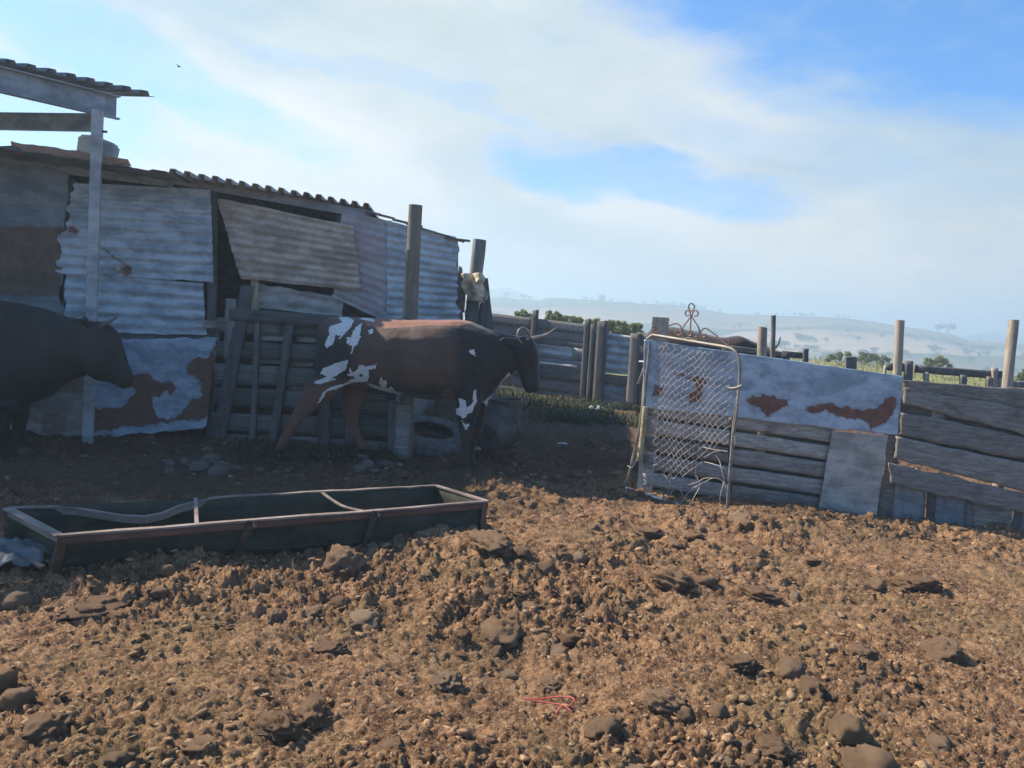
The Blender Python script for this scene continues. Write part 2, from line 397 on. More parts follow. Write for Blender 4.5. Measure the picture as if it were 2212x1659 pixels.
HORNM = simple('horn', (.40, .33, .26), (.20, .15, .11), .4, 8)
HORND = simple('dark_horn', (.16, .14, .13), (.07, .06, .06), .45, 8)
HOOF = simple('hoof', (.03, .025, .02), None, .6)
EYE = simple('eye', (.01, .008, .007), None, .12, bmp=0)
CLOTH = simple('sacking', (.66, .58, .44), (.40, .34, .25), .95, 9, .5, .02)
WHITE = simple('white_plastic', (.72, .72, .70), (.5, .5, .5), .5, 5)
PLAST = simple('blue_white_plastic', (.13, .16, .17), (.06, .075, .085), .6, 5, .4, .02)
TWINE = simple('red_twine', (.50, .06, .05), (.42, .12, .09), .8)
BLOCKM = simple('pale_block', (.58, .52, .40), (.46, .41, .32), .9, 10, .3, .01)
BLOCKG = simple('grey_block', (.34, .36, .36), (.26, .27, .28), .9, 10, .3, .01)
FOAM = simple('foam_wrap', (.42, .37, .23), (.22, .18, .11), .9, 20, .8, .01)
BIRDM = simple('bird_black', (.02, .02, .02), None, .8)
WEED = leafmat('weed_leaf', (.035, .055, .028), (.09, .115, .06))
BUSHM = leafmat('bush_leaf', (.10, .13, .04), (.30, .30, .13))
TREEM = leafmat('tree_leaf', (.03, .045, .02), (.055, .07, .03))
TRUNK = simple('bark', (.09, .07, .05), None, .9, 12)
STRAW = leafmat('straw', (.42, .33, .17), (.55, .45, .27))
BUILDM = simple('building_wall', (.35, .34, .32), (.28, .27, .26), .8)
MAST = simple('mast_metal', (.12, .12, .13), None, .5, bmp=0)

def soilmat(name, clod=False):
    m, t, b = newmat(name); v, rnd, raw = objvec(t)
    vec = raw if not clod else v
    g = N(t, 'ShaderNodeNewGeometry')
    pos = g.outputs['Position']
    big, _ = NOISE(t, pos, .55, 4, .6); mid, _ = NOISE(t, pos, 9, 6, .7); fine, _ = NOISE(t, vec, 70, 6, .7); huge, _ = NOISE(t, vec, 230, 3, .7)
    c = MIX(t, SS(t, mid, .38, .62), (.135, .074, .042), (.37, .222, .125))
    c = MIX(t, SS(t, fine, .52, .66, 0, .85), c, (.58, .42, .26))
    c = MIX(t, SS(t, fine, .46, .34, 0, .85), c, (.07, .04, .026))
    ol, _ = NOISE(t, pos, 1.1, 5, .6)
    c = MIX(t, SS(t, ol, .46, .66, 0, .35), c, (.235, .185, .095))
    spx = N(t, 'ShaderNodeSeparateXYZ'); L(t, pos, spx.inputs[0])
    shadezone = M(t, 'ADD', M(t, 'MULTIPLY', M(t, 'SUBTRACT', ol, .5), 4.0), M(t, 'SUBTRACT', spx.outputs[1], M(t, 'MULTIPLY', spx.outputs[0], .5)))  # mask for shade painted into the soil colour towards the shed
    c = MIX(t, SS(t, shadezone, 5.4, 7.2, 0, .75), c, (.080, .050, .038))
    if clod: c = MIX(t, .5, c, (.42, .29, .19)); c = MIX(t, SS(t, rnd, .6, 1, 0, .5), c, (.42, .33, .24)); c = MIX(t, SS(t, rnd, .35, 0, 0, .45), c, (.12, .07, .05))
    else:
        ri = g.outputs['Random Per Island']
    c = MIX(t, SS(t, big, .52, .72, 0, .35), c, (.15, .10, .07))
    setc(t, b.inputs['Base Color'], c); b.inputs['Roughness'].default_value = .95; b.inputs['Specular IOR Level'].default_value = .15
    bump(t, b, M(t, 'ADD', M(t, 'MULTIPLY', fine, 1.0), M(t, 'MULTIPLY', huge, .5)), 1.0, .02); return m
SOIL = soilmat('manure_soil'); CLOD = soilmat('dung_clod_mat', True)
def islandmat():
    m, t, b = newmat('small_clods'); g = N(t, 'ShaderNodeNewGeometry'); ri = g.outputs['Random Per Island']; pos = g.outputs['Position']
    fine, _ = NOISE(t, pos, 60, 5, .7); ol, _ = NOISE(t, pos, 1.1, 5, .6)
    cr = N(t, 'ShaderNodeValToRGB'); L(t, ri, cr.inputs[0]); e = cr.color_ramp.elements
    e[0].position = 0; e[0].color = (.10, .055, .035, 1); e[1].position = 1; e[1].color = (.31, .195, .115, 1)
    for p, c in ((.3, (.17, .095, .055, 1)), (.65, (.27, .165, .095, 1)), (.9, (.31, .195, .115, 1))):
        q = e.new(p); q.color = c
    c = MIX(t, SS(t, fine, .50, .66, 0, .7), cr.outputs[0], (.52, .38, .24))
    c = MIX(t, SS(t, fine, .46, .34, 0, .8), c, (.06, .035, .024)); c = MIX(t, SS(t, ol, .46, .66, 0, .5), c, (.25, .20, .10))
    setc(t, b.inputs['Base Color'], c); b.inputs['Roughness'].default_value = .95; b.inputs['Specular IOR Level'].default_value = .15
    bump(t, b, fine, .8, .01); return m
SCLOD = islandmat()
def landmat():
    m, t, b = newmat('farmland'); g = N(t, 'ShaderNodeNewGeometry'); pos = g.outputs['Position']
    ln = N(t, 'ShaderNodeVectorMath'); ln.operation = 'LENGTH'; L(t, pos, ln.inputs[0]); dist = ln.outputs['Value']
    mp = N(t, 'ShaderNodeMapping'); L(t, pos, mp.inputs[0]); mp.inputs['Scale'].default_value = (.010, .022, 0); mp.inputs['Rotation'].default_value = (0, 0, .5)
    vo = N(t, 'ShaderNodeTexVoronoi'); vo.inputs['Scale'].default_value = 1.0; L(t, mp.outputs[0], vo.inputs['Vector'])
    cr = N(t, 'ShaderNodeValToRGB'); sp = N(t, 'ShaderNodeSeparateColor'); L(t, vo.outputs['Color'], sp.inputs[0]); L(t, sp.outputs[0], cr.inputs[0])
    e = cr.color_ramp.elements; cr.color_ramp.interpolation = 'CONSTANT'
    e[0].position = 0; e[0].color = (.06, .07, .035, 1); e[1].position = .30; e[1].color = (.17, .13, .08, 1)
    for p, c in ((.5, (.30, .20, .14, 1)), (.68, (.09, .09, .045, 1)), (.84, (.36, .27, .20, 1))): q = e.new(p); q.color = c
    n1, _ = NOISE(t, pos, .05, 6, .65); n2, _ = NOISE(t, pos, 1.2, 6, .7); n3, _ = NOISE(t, pos, 9, 5, .7)
    near = MIX(t, SS(t, n2, .36, .62), (.16, .17, .055), (.28, .27, .11)); near = MIX(t, SS(t, n3, .5, .75, 0, .8), near, (.10, .12, .04))
    far = MIX(t, SS(t, n1, .5, .68, 0, .7), cr.outputs[0], (.05, .06, .03))
    hillg = MIX(t, SS(t, n1, .4, .6), (.045, .05, .03), (.08, .075, .05))
    far = MIX(t, SS(t, dist, 330, 420, 0, .75), far, hillg)
    c = MIX(t, SS(t, dist, 55, 90), near, far)
    c = MIX(t, SS(t, dist, 19, 12), c, (.14, .09, .06))
    setc(t, b.inputs['Base Color'], c); b.inputs['Roughness'].default_value = 1; b.inputs['Specular IOR Level'].default_value = .05
    bump(t, b, n3, .6, .1); return m
LAND = landmat()

# ------------------------------------------------------------------ terrain
RIDGE = [(500, 640), (900, 642), (1058, 647), (1071, 642.5), (1090, 641.6), (1117, 647), (1141, 647), (1166, 651), (1178, 644), (1210, 644), (1247, 647), (1291, 648), (1328, 652.6),
         (1355, 651.7), (1383, 657), (1456, 658), (1524, 669), (1568, 677.5), (1674, 682), (1760, 684), (1836, 689), (1887, 696), (1938, 704), (2006, 713), (2057, 723), (2091, 735), (2125, 738), (2212, 742)]
ra = []; re = []
for x, y in RIDGE:
    d = ray(x, y); ra.append(math.atan2(d.x, d.y)); re.append(d.z/math.hypot(d.x, d.y))
RR = 480.0
def land(r, az):
    e = np.interp(az, ra, re)
    off = np.clip((np.abs(az)-.62)/.3, 0, 1); e = e*(1-off)+off*(.012+.012*vn2(az*6+40, az*0, 8))
    e = e+.0011*(fb2(az*90+200, az*0+.5, 5, 4)-.5)
    crest = CAMH+e*RR
    x = r*np.sin(az); y = r*np.cos(az)
    s = lambda a, b: (lambda q: q*q*(3-2*q))(np.clip((r-a)/(b-a), 0, 1))
    z = -6.0*s(46, 120)
    z = z+(crest+6.0)*s(235, RR)**1.15
    z = z-22*s(RR, RR+260)
    z = z+(fb2(x*.02, y*.02, 4, 4)-.5)*2.4*s(60, 150)*(1-s(RR-90, RR-20))
    z = z+(fb2(x*.15, y*.15, 14, 3)-.5)*.22*s(15, 30)
    return z
def build_ground():
    # near yard, fine enough for every small clod to be relief
    Y = [1.1]
    while Y[-1] < 9.5: Y.append(Y[-1]*1.0031)
    while Y[-1] < 16.5: Y.append(Y[-1]*1.008)
    Y = np.array(Y); S = np.linspace(-1.05, 1.05, 660)
    s, y = np.meshgrid(S, Y); x = s*(y+.25)
    wx = x+(fb2(x*14, y*14, 21, 3)-.5)*.035; wy = y+(fb2(x*14+50, y*14, 22, 3)-.5)*.035
    rough = np.clip(.30+2.6*(fb2(x*1.0+7, y*1.0, 33, 3)-.35), .28, 1.3)
    z = macro(x, y)+(fb2(x*3.1, y*3.1, 6, 3)-.5)*.05
    z = z+rough*(.046*bumps(wx, wy, .17, 1, .36)+.036*bumps(wx, wy, .085, 2, .42)+.022*bumps(wx, wy, .042, 3, .5, 1.2))
    z = z+crumb(x, y, rough)
    edge = np.clip((y-14.5)/2, 0, 1); z = z*(1-edge)-.03*edge
    n, m = z.shape; idx = np.arange(n*m).reshape(n, m)
    Fc = np.stack([idx[:-1, :-1], idx[:-1, 1:], idx[1:, 1:], idx[1:, :-1]], -1).reshape(-1, 4)
    V = np.stack([x, y, z], -1).reshape(-1, 3)
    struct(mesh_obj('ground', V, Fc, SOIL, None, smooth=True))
    az = np.concatenate([np.arange(-180, -48, 4), np.arange(-48, 48, .16), np.arange(48, 180, 4)])*math.pi/180
    az = np.append(az, math.pi)
    r = [6.0]
    while r[-1] < 760: r.append(r[-1]*1.033)
    r = np.array([.3]+r)
    A, Rr = np.meshgrid(az, r); z = land(Rr, A)
    X = Rr*np.sin(A); Yy = Rr*np.cos(A); z = z-.07*np.clip((17-Rr)/2, 0, 1)-.06*(Rr < 26)*0
    n, m = z.shape; idx = np.arange(n*m).reshape(n, m)
    Fc = np.stack([idx[:-1, :-1], idx[:-1, 1:], idx[1:, 1:], idx[1:, :-1]], -1).reshape(-1, 4)[:, ::-1]
    struct(mesh_obj('farmland', np.stack([X, Yy, z], -1).reshape(-1, 3), Fc, LAND, None, smooth=True))
    # far mountain, twice
    for nm, pts in (('far_mountain', [(980, 655), (1050, 628), (1095, 621), (1130, 634), (1175, 650), (1260, 668)]), ('far_mountain', [(2040, 735), (2110, 722), (2150, 715), (2212, 722), (2330, 735), (2450, 770)])):
        D = 735; V = []; 
        xs = np.linspace(pts[0][0], pts[-1][0], 40); ys = np.interp(xs, [p[0] for p in pts], [p[1] for p in pts])
        for a, b_ in zip(xs, ys):
            p = atY(a, b_+random.uniform(-.6, .6), D); q = Vector((p.x, D-60, -20)); w = Vector((p.x, D+60, -20)); V += [q, p, w]
        Fc = []
        for i in range(39):
            k = i*3; Fc += [(k, k+3, k+4, k+1), (k+1, k+4, k+5, k+2)]
        struct(mesh_obj(nm, V, Fc, LAND, None, smooth=True))
build_ground()

# haze: one closed box of even air round everything
bm = bmesh.new(); bmesh.ops.create_cube(bm, size=1.0); me = bpy.data.meshes.new('haze'); bm.to_mesh(me); bm.free()
hz = bpy.data.objects.new('haze', me); COL.objects.link(hz); hz.scale = (1800, 1800, 54); hz.location = (0, 0, 4); hz['kind'] = 'stuff'
hm = bpy.data.materials.new('haze_air'); hm.use_nodes = True; ht = hm.node_tree; ht.nodes.clear()
ho = N(ht, 'ShaderNodeOutputMaterial'); hv = N(ht, 'ShaderNodeVolumePrincipled'); L(ht, hv.outputs[0], ho.inputs['Volume'])
hv.inputs['Color'].default_value = (.57, .78, .96, 1); hv.inputs['Density'].default_value = .0033; hv.inputs['Anisotropy'].default_value = .3
me.materials.append(hm)

# ------------------------------------------------------------------ cattle shed
SH = plane((-4.24, 7.6), (-.87, 8.4))
def S2(x, y): return (x*.358, 432+y*.358)         # picture measurements taken from enlargements
def S3(x, y): return (432+x*.3174, 378+y*.3174)
def S4(x, y): return (432+x*.3662, 594+y*.3662)
def S7(x, y): return (1566+x*.3255, 648+y*.3255)
def S8(x, y): return (1836+x*.1699, 621+y*.1699)
RP0 = lambda pts: [S2(a, b) for a, b in pts]
shed = thing('cattle_shed', 'long low cattle shed patched together from rusty corrugated sheets', 'shed', (-3, 8, 0))
def sheet(px, mat, off=0, corr=(.095, .0045), rag=(.02, .02, .01, .02), rust=(), th=.003, res=.03, name='wall_sheet', label=None, cdir='v', warp=.012, pl=SH, parent=None):
    o = slab(name, px, pl, mat, parent or shed, off=off, th=th, res=res, corr=corr, rag=rag, rust=rust, cdir=cdir, warp=warp)
    if label: o['label'] = label
    return o
sheet([(-330, 300), (148, 372), (132, 700), (-330, 690)], Z_DARK, .02, (.25, .006), (.01, .05, .01, .02), rust=[[(-330, 478), (150, 490), (140, 560), (130, 640), (-330, 640)]], label='dark sheet with a brown rusty lower half')
sheet([(150, 395), (456, 410), (462, 609), (128, 590)], Z_A, .035, (.1, .0085), (.10, .012, .01, .02), label='torn grey corrugated sheet with a ragged left edge', res=.012, rust=[RP0([(600, 258), (640, 295), (700, 345), (762, 380), (752, 394), (690, 360), (620, 308), (598, 268)]), RP0([(748, 383), (792, 388), (786, 438), (742, 432)]), RP0([(688, 212), (732, 234), (738, 246), (700, 228)]), RP0([(770, 270), (822, 300), (818, 308), (768, 280)]), RP0([(903, 348), (916, 350), (914, 378), (905, 374)]), RP0([(990, 403), (1020, 405), (1040, 428), (1025, 425), (1000, 412)]), RP0([(460, 370), (520, 372), (520, 388), (470, 386)]), RP0([(600, 440), (850, 440), (870, 455), (600, 462)]), RP0([(400, 195), (430, 170), (500, 190), (460, 205)])])
slab('torn_flap', [S2(690, 398), S2(752, 372), S2(735, 425), S2(722, 446)], SH, Z_PALE, shed, off=.06, th=.003, res=.02)
sheet([(142, 585), (440, 612), (446, 723), (140, 716)], Z_A, .02, (.115, .0085), (.03, .012, .01, .015), label='grey corrugated sheet above the rusty plate')
sheet([(150, 690), (472, 700), (475, 760), (150, 760)], W_BACK, -.03, None, (.01, .01, .01, .01), th=.02, name='board')
RP = lambda pts: [S2(a, b) for a, b in pts]
rp = [RP([(520, 1240), (640, 1255), (740, 1240), (800, 1180), (820, 1150), (760, 1125), (790, 1050), (860, 1030), (900, 1045), (940, 1090), (1000, 1100), (1055, 1095), (1060, 1150), (1040, 1185), (1010, 1150), (960, 1190), (925, 1200), (930, 1300), (990, 1310), (1060, 1300), (1140, 1240), (1140, 1195), (1200, 1200), (1225, 1170), (1200, 1080), (1150, 1055), (1115, 1070), (1130, 980), (1190, 935), (1250, 950), (1290, 870), (1310, 870), (1290, 1150), (1250, 1330), (980, 1350), (560, 1405)]),
      RP([(870, 890), (930, 900), (1010, 905), (940, 925)]), RP([(800, 990), (830, 1000), (815, 1015)]), RP([(1000, 1020), (1025, 1020), (1020, 1045), (1000, 1040)])]
sheet([(190, 735), (472, 728), (446, 922), (183, 946)], Z_FLAT, .05, None, (.012, .02, .02, .04), rust=rp, res=.012, label='flat zinc plate eaten by large brown rust patches')
sheet([(-60, 760), (181, 775), (181, 940), (-60, 950)], Z_PALE, .03, (.3, .004), (.03, .012, .03, .02), rust=[[(90, 800), (180, 800), (180, 860), (140, 850), (90, 870)], [(85, 880), (150, 890), (145, 940), (90, 940)]], cdir='u', label='stained pale sheet behind the black cow')
sheet([(468, 428), (762, 490), (778, 628), (522, 602)], Z_BR, .075, (.08, .006), (.035, .012, .01, .012), label='hanging brown-stained corrugated sheet')
sheet([(738, 455), (846, 478), (842, 700), (715, 640)], Z_PINK, .02, (.085, .004), (.05, .01, .01, .02), label='pinkish grey corrugated sheet')
sheet([(836, 478), (986, 513), (990, 700), (836, 700)], Z_A, .035, (.082, .0075), (.01, .07, .008, .02), label='grey corrugated sheet with a jagged right edge', res=.02)
sheet([(556, 612), (742, 642), (738, 684), (556, 664)], Z_PALE, -.02, (.12, .008), (.01, .03, .02, .01), label='low strip of pale corrugated sheet')
slab('added_rear_roof', None, ((0, 0, 0), Vector((0, 0, 1))), Z_DARK, shed, th=.01, res=.4, world4=(Vector((-6, 13, 2.75)), Vector((-1.26, 13.15, 2.74)), Vector((-1.40, 9.3, 2.44)), Vector((-6, 9.0, 2.5))))  # unseen rear roof, added and shaped to shade the passage
sheet([(700, 640), (890, 650), (885, 990), (700, 990)], W_DARK, -.3, None, (0, 0, 0, 0), th=.02, name='inner_board')
# frame timbers
def shbar(a, b, w, d, mat, name, off=0.0):
    pa = atPl(*a, SH)+SH[1]*off; pb = atPl(*b, SH)+SH[1]*off
    return B().bar(pa, pb, d, w, (0, 0, 1) if abs((pb-pa).z) < .5 else tuple(-SH[1]), .004).build(name, mat, shed)
shbar((459, 408), (452, 960), .10, .08, W_DPOST, 'frame_post', -.08)
shbar((150, 385), (130, 960), .08, .08, W_DPOST, 'frame_post', -.08)
shbar((735, 445), (722, 700), .05, .05, W_DPOST, 'frame_post', -.1)
shbar((984, 515), (988, 960), .07, .07, W_DPOST, 'frame_post', -.06)
shbar((551, 600), (551, 670), .07, .03, W_YEL, 'yellow_batten', .01)
shbar((-300, 305), (375, 392), .12, .05, STEEL, 'fascia_beam', -.03)
shbar((375, 388), (792, 462), .09, .05, STEEL, 'fascia_beam', -.03)
shbar((440, 700), (474, 702), .08, .03, W_GREY, 'batten', .02)
# roof, unseen back and side walls; the right side is shaped for its shade
SHR = (SH[0]+SH[1]*.75, SH[1])
tL = atPl(-340, 268, SHR); tM = atPl(378, 377, (SH[0]+SH[1]*.45, SH[1])); tR = atPl(800, 452, SH); tE = atPl(1002, 519, SH)
back = Vector((-.45, 5.4, -.10))
def ribbed(name, A, Bv, dv, pitch, amp, mat, parent, trap=True, th=.004, label=None):
    """roof sheet: ribs run along dv, the ribbed edge from A to B"""
    A = Vector(A); Bv = Vector(Bv); dv = Vector(dv); e = Bv-A; n = max(1, int(e.length/pitch)); V = []; prof = [(0, 0), (.30, 0), (.40, 1), (.78, 1), (.88, 0)] if trap else [(k/6, .5+.5*math.sin(k/6*6.283)) for k in range(6)]
    upn = e.cross(dv).normalized(); upn = upn if upn.z > 0 else -upn
    line = []
    for i in range(n):
        for f, h in prof: line.append(A+e*((i+f)/n)+upn*(h*amp+random.uniform(-.002, .002)))
    line.append(Bv)
    m = len(line); rows = 6
    for k in range(rows+1):
        t_ = k/rows
        for p in line: V.append(p+dv*t_+Vector((0, 0, random.uniform(-.003, .003))))
    idx = np.arange(m*(rows+1)).reshape(rows+1, m)
    Fc = np.stack([idx[:-1, :-1], idx[:-1, 1:], idx[1:, 1:], idx[1:, :-1]], -1).reshape(-1, 4)
    o = mesh_obj(name, [tuple(v) for v in V], Fc, mat, parent)
    md = o.modifiers.new('thickness', 'SOLIDIFY'); md.thickness = th
    if label: o['label'] = label
    return o
fwd = SH[1]*.03
ribbed('roof_sheet', tL+fwd, tM+fwd, back, .30, .012, Z_DARK, shed)
ribbed('roof_sheet', tM+fwd+Vector((-.1, 0, .012)), tR+fwd+Vector((0, 0, .012)), back, .125, .046, Z_PALE, shed, label='roof sheet with a toothed edge of raised ribs')
tRw = atPl(880, 492, (SH[0]-SH[1]*.10, SH[1])); bl = tL+back; bE = Vector((-1.22, 13.2, 2.78))
for nm, q in (('unseen_back_wall', (bl, bE, Vector((bE.x, bE.y, -.1)), Vector((bl.x, bl.y, -.1)))),
              ('unseen_side_wall', (tRw, bE, Vector((bE.x, bE.y, -.1)), Vector((tRw.x, tRw.y, -.1)))),  # right wall, out of view, placed and sized to shade the passage
              ('unseen_side_wall', (tL, bl, Vector((bl.x, bl.y, -.1)), Vector((tL.x, tL.y, -.1))))):
    a, b_ = q[0], q[1]; pl = (a, (b_-a).cross(Vector((0, 0, 1))).normalized())
    slab(nm, None, pl, Z_DARK, shed, th=.01, res=.25, world4=q, corr=None)
# jagged top of the far right wall: rough broken boards along the skyline
for i in range(7):
    x0 = 790+i*30; y0 = 453+(x0-790)*.32
    shbar((x0-3, y0+3+random.uniform(-2, 2)), (x0+32, y0+11+random.uniform(-2, 2)), .02, .05, IRON if i % 2 else Z_DARK, 'edge_strip', .03)
shbar((960, 514), (1014, 522), .02, .05, IRON, 'edge_strip', .05)
# loose things on the roof
SHF = (SH[0]+SH[1]*.45, SH[1])
o = slab('rusty_sheet', [(18, 304), (276, 344), (284, 358), (30, 330)], SHF, RUSTS, None, off=0, th=.004, res=.03, rag=(.09, .02, .02, .02), warp=.03)
tag(o, 'loose rusty orange sheet lying on the shed roof at far left', 'metal sheet')
o = slab('torn_sheet', [(0, 316), (40, 318), (48, 330), (8, 330)], SHF, IRON, None, off=.04, th=.004, res=.02, rag=(.08, .05, .03, .01), warp=.03)
tag(o, 'small torn dark scrap of sheet beside the rusty roof sheet', 'metal scrap')
def blockobj(name, px, off, th, mat, label, bev=.02):
    C = [atPl(x, y, SHF)+SH[1]*off for x, y in px]; bb = bmesh.new()
    vs = [bb.verts.new(c) for c in C]+[bb.verts.new(c-SH[1]*th) for c in C]
    for f in ((0, 1, 2, 3), (7, 6, 5, 4), (0, 4, 5, 1), (1, 5, 6, 2), (2, 6, 7, 3), (3, 7, 4, 0)): bb.faces.new([vs[i] for i in f])
    bmesh.ops.bevel(bb, geom=bb.edges[:], offset=bev, segments=3, affect='EDGES'); bmesh.ops.recalc_face_normals(bb, faces=bb.faces)
    me = bpy.data.meshes.new(name); bb.to_mesh(me); bb.free(); me.materials.append(mat)
    me.polygons.foreach_set('use_smooth', np.ones(len(me.polygons), dtype=bool)); me.set_sharp_from_angle(angle=math.radians(50))
    ob = bpy.data.objects.new(name, me); COL.objects.link(ob); tag(ob, label, 'block'); WL[ob.name] = (0, 0, 0); return ob
blockobj('roof_block', [(167, 288), (201, 290), (199, 341), (160, 338)], -.02, .22, BLOCKM, 'beige block weighing down the roof, left of the steel post')
blockobj('roof_block', [(214, 296), (247, 309), (239, 343), (212, 348)], -.02, .2, BLOCKG, 'grey block on the roof, right of the steel post')

# ------------------------------------------------------------------ steel lean-to at the left
sl = thing('steel_shelter', 'open steel shelter with ribbed roof and grey post at upper left', 'shelter', (-4.1, 7.05, 0))
pt = atY(211, 250, 7.1); pb_ = atY(190, 945, 7.1)
a = Vector((pb_.x, 7.1, -.05)); b_ = Vector((pt.x, 7.1, pt.z+.05))
B().bar(a, b_, .075, .09, (1, .35, 0)).build('post', STEELP, sl)
h1 = 3.27
A1 = atZ(251, 233, h1); A0 = atZ(0, 173, h1); d1 = (A0-A1).normalized(); E1 = A1+d1*3.9
bb = B(); bb.bar(A1, E1, .012, .20); bb.bar(A1+Vector((0.03, 0, .105)), E1+Vector((0.03, 0, .105)), .07, .012); bb.bar(A1+Vector((0.03, 0, -.105)), E1+Vector((.03, 0, -.105)), .07, .012)
bb.build('channel_beam', STEEL, sl)
h2_ = 3.13
C1 = atZ(201, 265, h2_); C0 = atZ(0, 262, h2_); d2 = (C0-C1).normalized()
B().bar(C1, C1+d2*4.2, .05, .17).build('cross_beam', STEEL, sl)
B().bar(b_+Vector((.02, 0, -.19)), b_+Vector((.09, 0, -.19)), .02, .02).build('bolt', IRON, sl)
RA = atZ(334, 210, 3.44); RB = atZ(0, 134, 3.44); e = (RB-RA).normalized()
ribbed('roof_sheet', RA, RA+e*4.4, Vector((d2.x, d2.y, .02))*4.3, .155, .042, Z_DARK, sl)
B().bar(E1-Vector((0, 0, 3.3)), E1, .08, .08, (1, 0, 0)).build('post', STEELP, sl)
B().bar(C1+d2*4.2-Vector((0, 0, 3.2)), C1+d2*4.2, .08, .08, (1, 0, 0)).build('post', STEELP, sl)

# ------------------------------------------------------------------ pallet fence and tall post in front of the shed
PF = plane((-3.3, 7.75), (-.95, 7.72))
pf = thing('pallet_fence', 'dark low fence of old pallets behind the spotted cow', 'fence', (-2.2, 7.75, 0))
rows = [(255, 335), (383, 488), (524, 640), (660, 770), (812, 915), (935, 1065)]
for i, (y0, y1) in enumerate(rows):
    d = (y0-255)*.01
    for (xa, xb) in ((105-y0*.06+10, 470), (475, 700), (705, 900), (905, 1100)):
        dy = (xa-100)*.075; dz = (xb-100)*.075
        p = [S4(xa, y0+dy*.6+random.uniform(-6, 6)), S4(xb, y0+dz*.6+random.uniform(-6, 6)), S4(xb, y1+dz*.6+random.uniform(-5, 5)), S4(xa, y1+dy*.6+random.uniform(-5, 5))]
        slab('slat', p, PF, W_DARK, pf, off=0, th=.02, res=.08, nv=3, rag=(.006, .006, .006, .008), warp=.004)
slab('top_rail', [S4(185, 195), S4(1150, 262), S4(1150, 335), S4(185, 268)], PF, W_DARK, pf, off=.05, th=.04, res=.1, nv=3, rag=(.01, .01, .004, .004))
for (xa, ya, xb, yb, w) in ((250, 60, 60, 1060, 75), (515, 290, 395, 1065, 48), (330, 270, 300, 1000, 30), (725, 700, 715, 1010, 50), (1110, 740, 1112, 1100, 60), (880, 640, 860, 1000, 50), (160, 140, 150, 500, 60)):
    slab('upright', [S4(xa, ya), S4(xa+w, ya+2), S4(xb+w, yb), S4(xb, yb)], PF, W_DPOST, pf, off=.045, th=.04, res=.08, nv=14, rag=(.004, .004, .01, .0), warp=.004)
for (xa, ya, xb, yb) in ((330, 350, 480, 385), (560, 358, 690, 395), (290, 492, 470, 520), (515, 500, 660, 538), (505, 648, 605, 680), (480, 835, 690, 870), (750, 860, 1060, 880), (500, 980, 730, 1085)):
    slab('backing_board', [S4(xa, ya), S4(xb, ya+8), S4(xb, yb+8), S4(xa, yb)], PF, Z_PALE, pf, off=-.05, th=.02, res=.08, nv=2, rag=(.01, .01, .01, .01))  # pale strips added to stand in for light showing through the gaps
tp = thing('tall_post', 'tall grey timber post behind the spotted cow', 'post', (-1.0, 7.72, 0))
p0 = atY(869, 1003, 7.66); p1 = atY(899, 443, 7.66)
pole('upper_post', Vector((p0.x+.02, 7.68, -.05)), Vector((p1.x, 7.68, p1.z)), .072, .070, W_POST, tp, 14, 16, .03, .008)
slab('lower_cladding', [(856, 875), (889, 878), (880, 1003), (850, 1000)], plane((-1.5, 7.60), (-.5, 7.60)), W_GREY, tp, th=.05, res=.08, nv=10, rag=(.003, .006, .01, .0))
slab('pale_edge_strip', [(876, 540), (882, 540), (874, 690), (868, 690)], plane((-1.5, 7.62), (-.5, 7.62)), W_POST, tp, th=.03, res=.05, nv=12, rag=(.008, .008, .01, .01))

# far posts and sacking at the end of the shed
fp = thing('forked_post', 'weathered post with split boards at the right end of the shed', 'post', (-.6, 9.2, 0))
q0 = atY(1018, 720, 9.2); q1 = atY(1038, 518, 9.2)
pole('pole', Vector((q0.x-.04, 9.2, -.1)), Vector((q1.x, 9.2, q1.z)), .085, .08, W_DPOST, fp, 12, 14, .06, .012)
FPP = plane((-2, 9.08), (1, 9.08))
slab('leaning_board', [(1044, 600), (1054, 602), (1066, 712), (1030, 712)], FPP, W_DPOST, fp, th=.03, res=.08, nv=10, rag=(.004, .004, .01, .0))
slab('split_board', [(990, 571), (998, 580), (999, 700), (985, 700)], FPP, W_DPOST, fp, off=-.05, th=.03, res=.05, nv=10, rag=(.01, .01, .03, .0))
slab('pale_board', [(999, 592), (1009, 592), (1003, 676), (990, 668)], FPP, W_POST, fp, off=.02, th=.025, res=.04, nv=10, rag=(.008, .008, .01, .01))
slab('lower_board', [(1004, 670), (1056, 672), (1075, 900), (1004, 900)], FPP, W_BACK, fp, off=-.02, th=.03, res=.08, nv=10)
def cloth():
    SEED[0] += 3; n, m = 26, 34; C = [np.array(atPl(x, y, FPP)) for x, y in ((1002, 592), (1046, 590), (1052, 648), (1006, 654))]
    u, v = np.meshgrid(np.linspace(0, 1, n), np.linspace(0, 1, m)); u = u.ravel(); v = v.ravel()
    u2 = u+(vn2(v*5, v*0, 3)-.5)*.25; v2 = v*(1+.18*(vn2(u*4, u*0, 9)-.3))
    P = (C[0]*(1-u2)[:, None]+C[1]*u2[:, None])*(1-v2)[:, None]+(C[3]*(1-u2)[:, None]+C[2]*u2[:, None])*v2[:, None]
    P[:, 1] += -.10-.07*np.sin(u*9+v*4)-.05*(fb2(u*7, v*7, 5)-.5)
    idx = np.arange(n*m).reshape(m, n); Fc = np.stack([idx[:-1, :-1], idx[:-1, 1:], idx[1:, 1:], idx[1:, :-1]], -1).reshape(-1, 4)
    o = mesh_obj('sacking', P, Fc, CLOTH, None, True); o.modifiers.new('thickness', 'SOLIDIFY').thickness = .006
    tag(o, 'crumpled cream sacking hung on the weathered post', 'sack')
cloth()

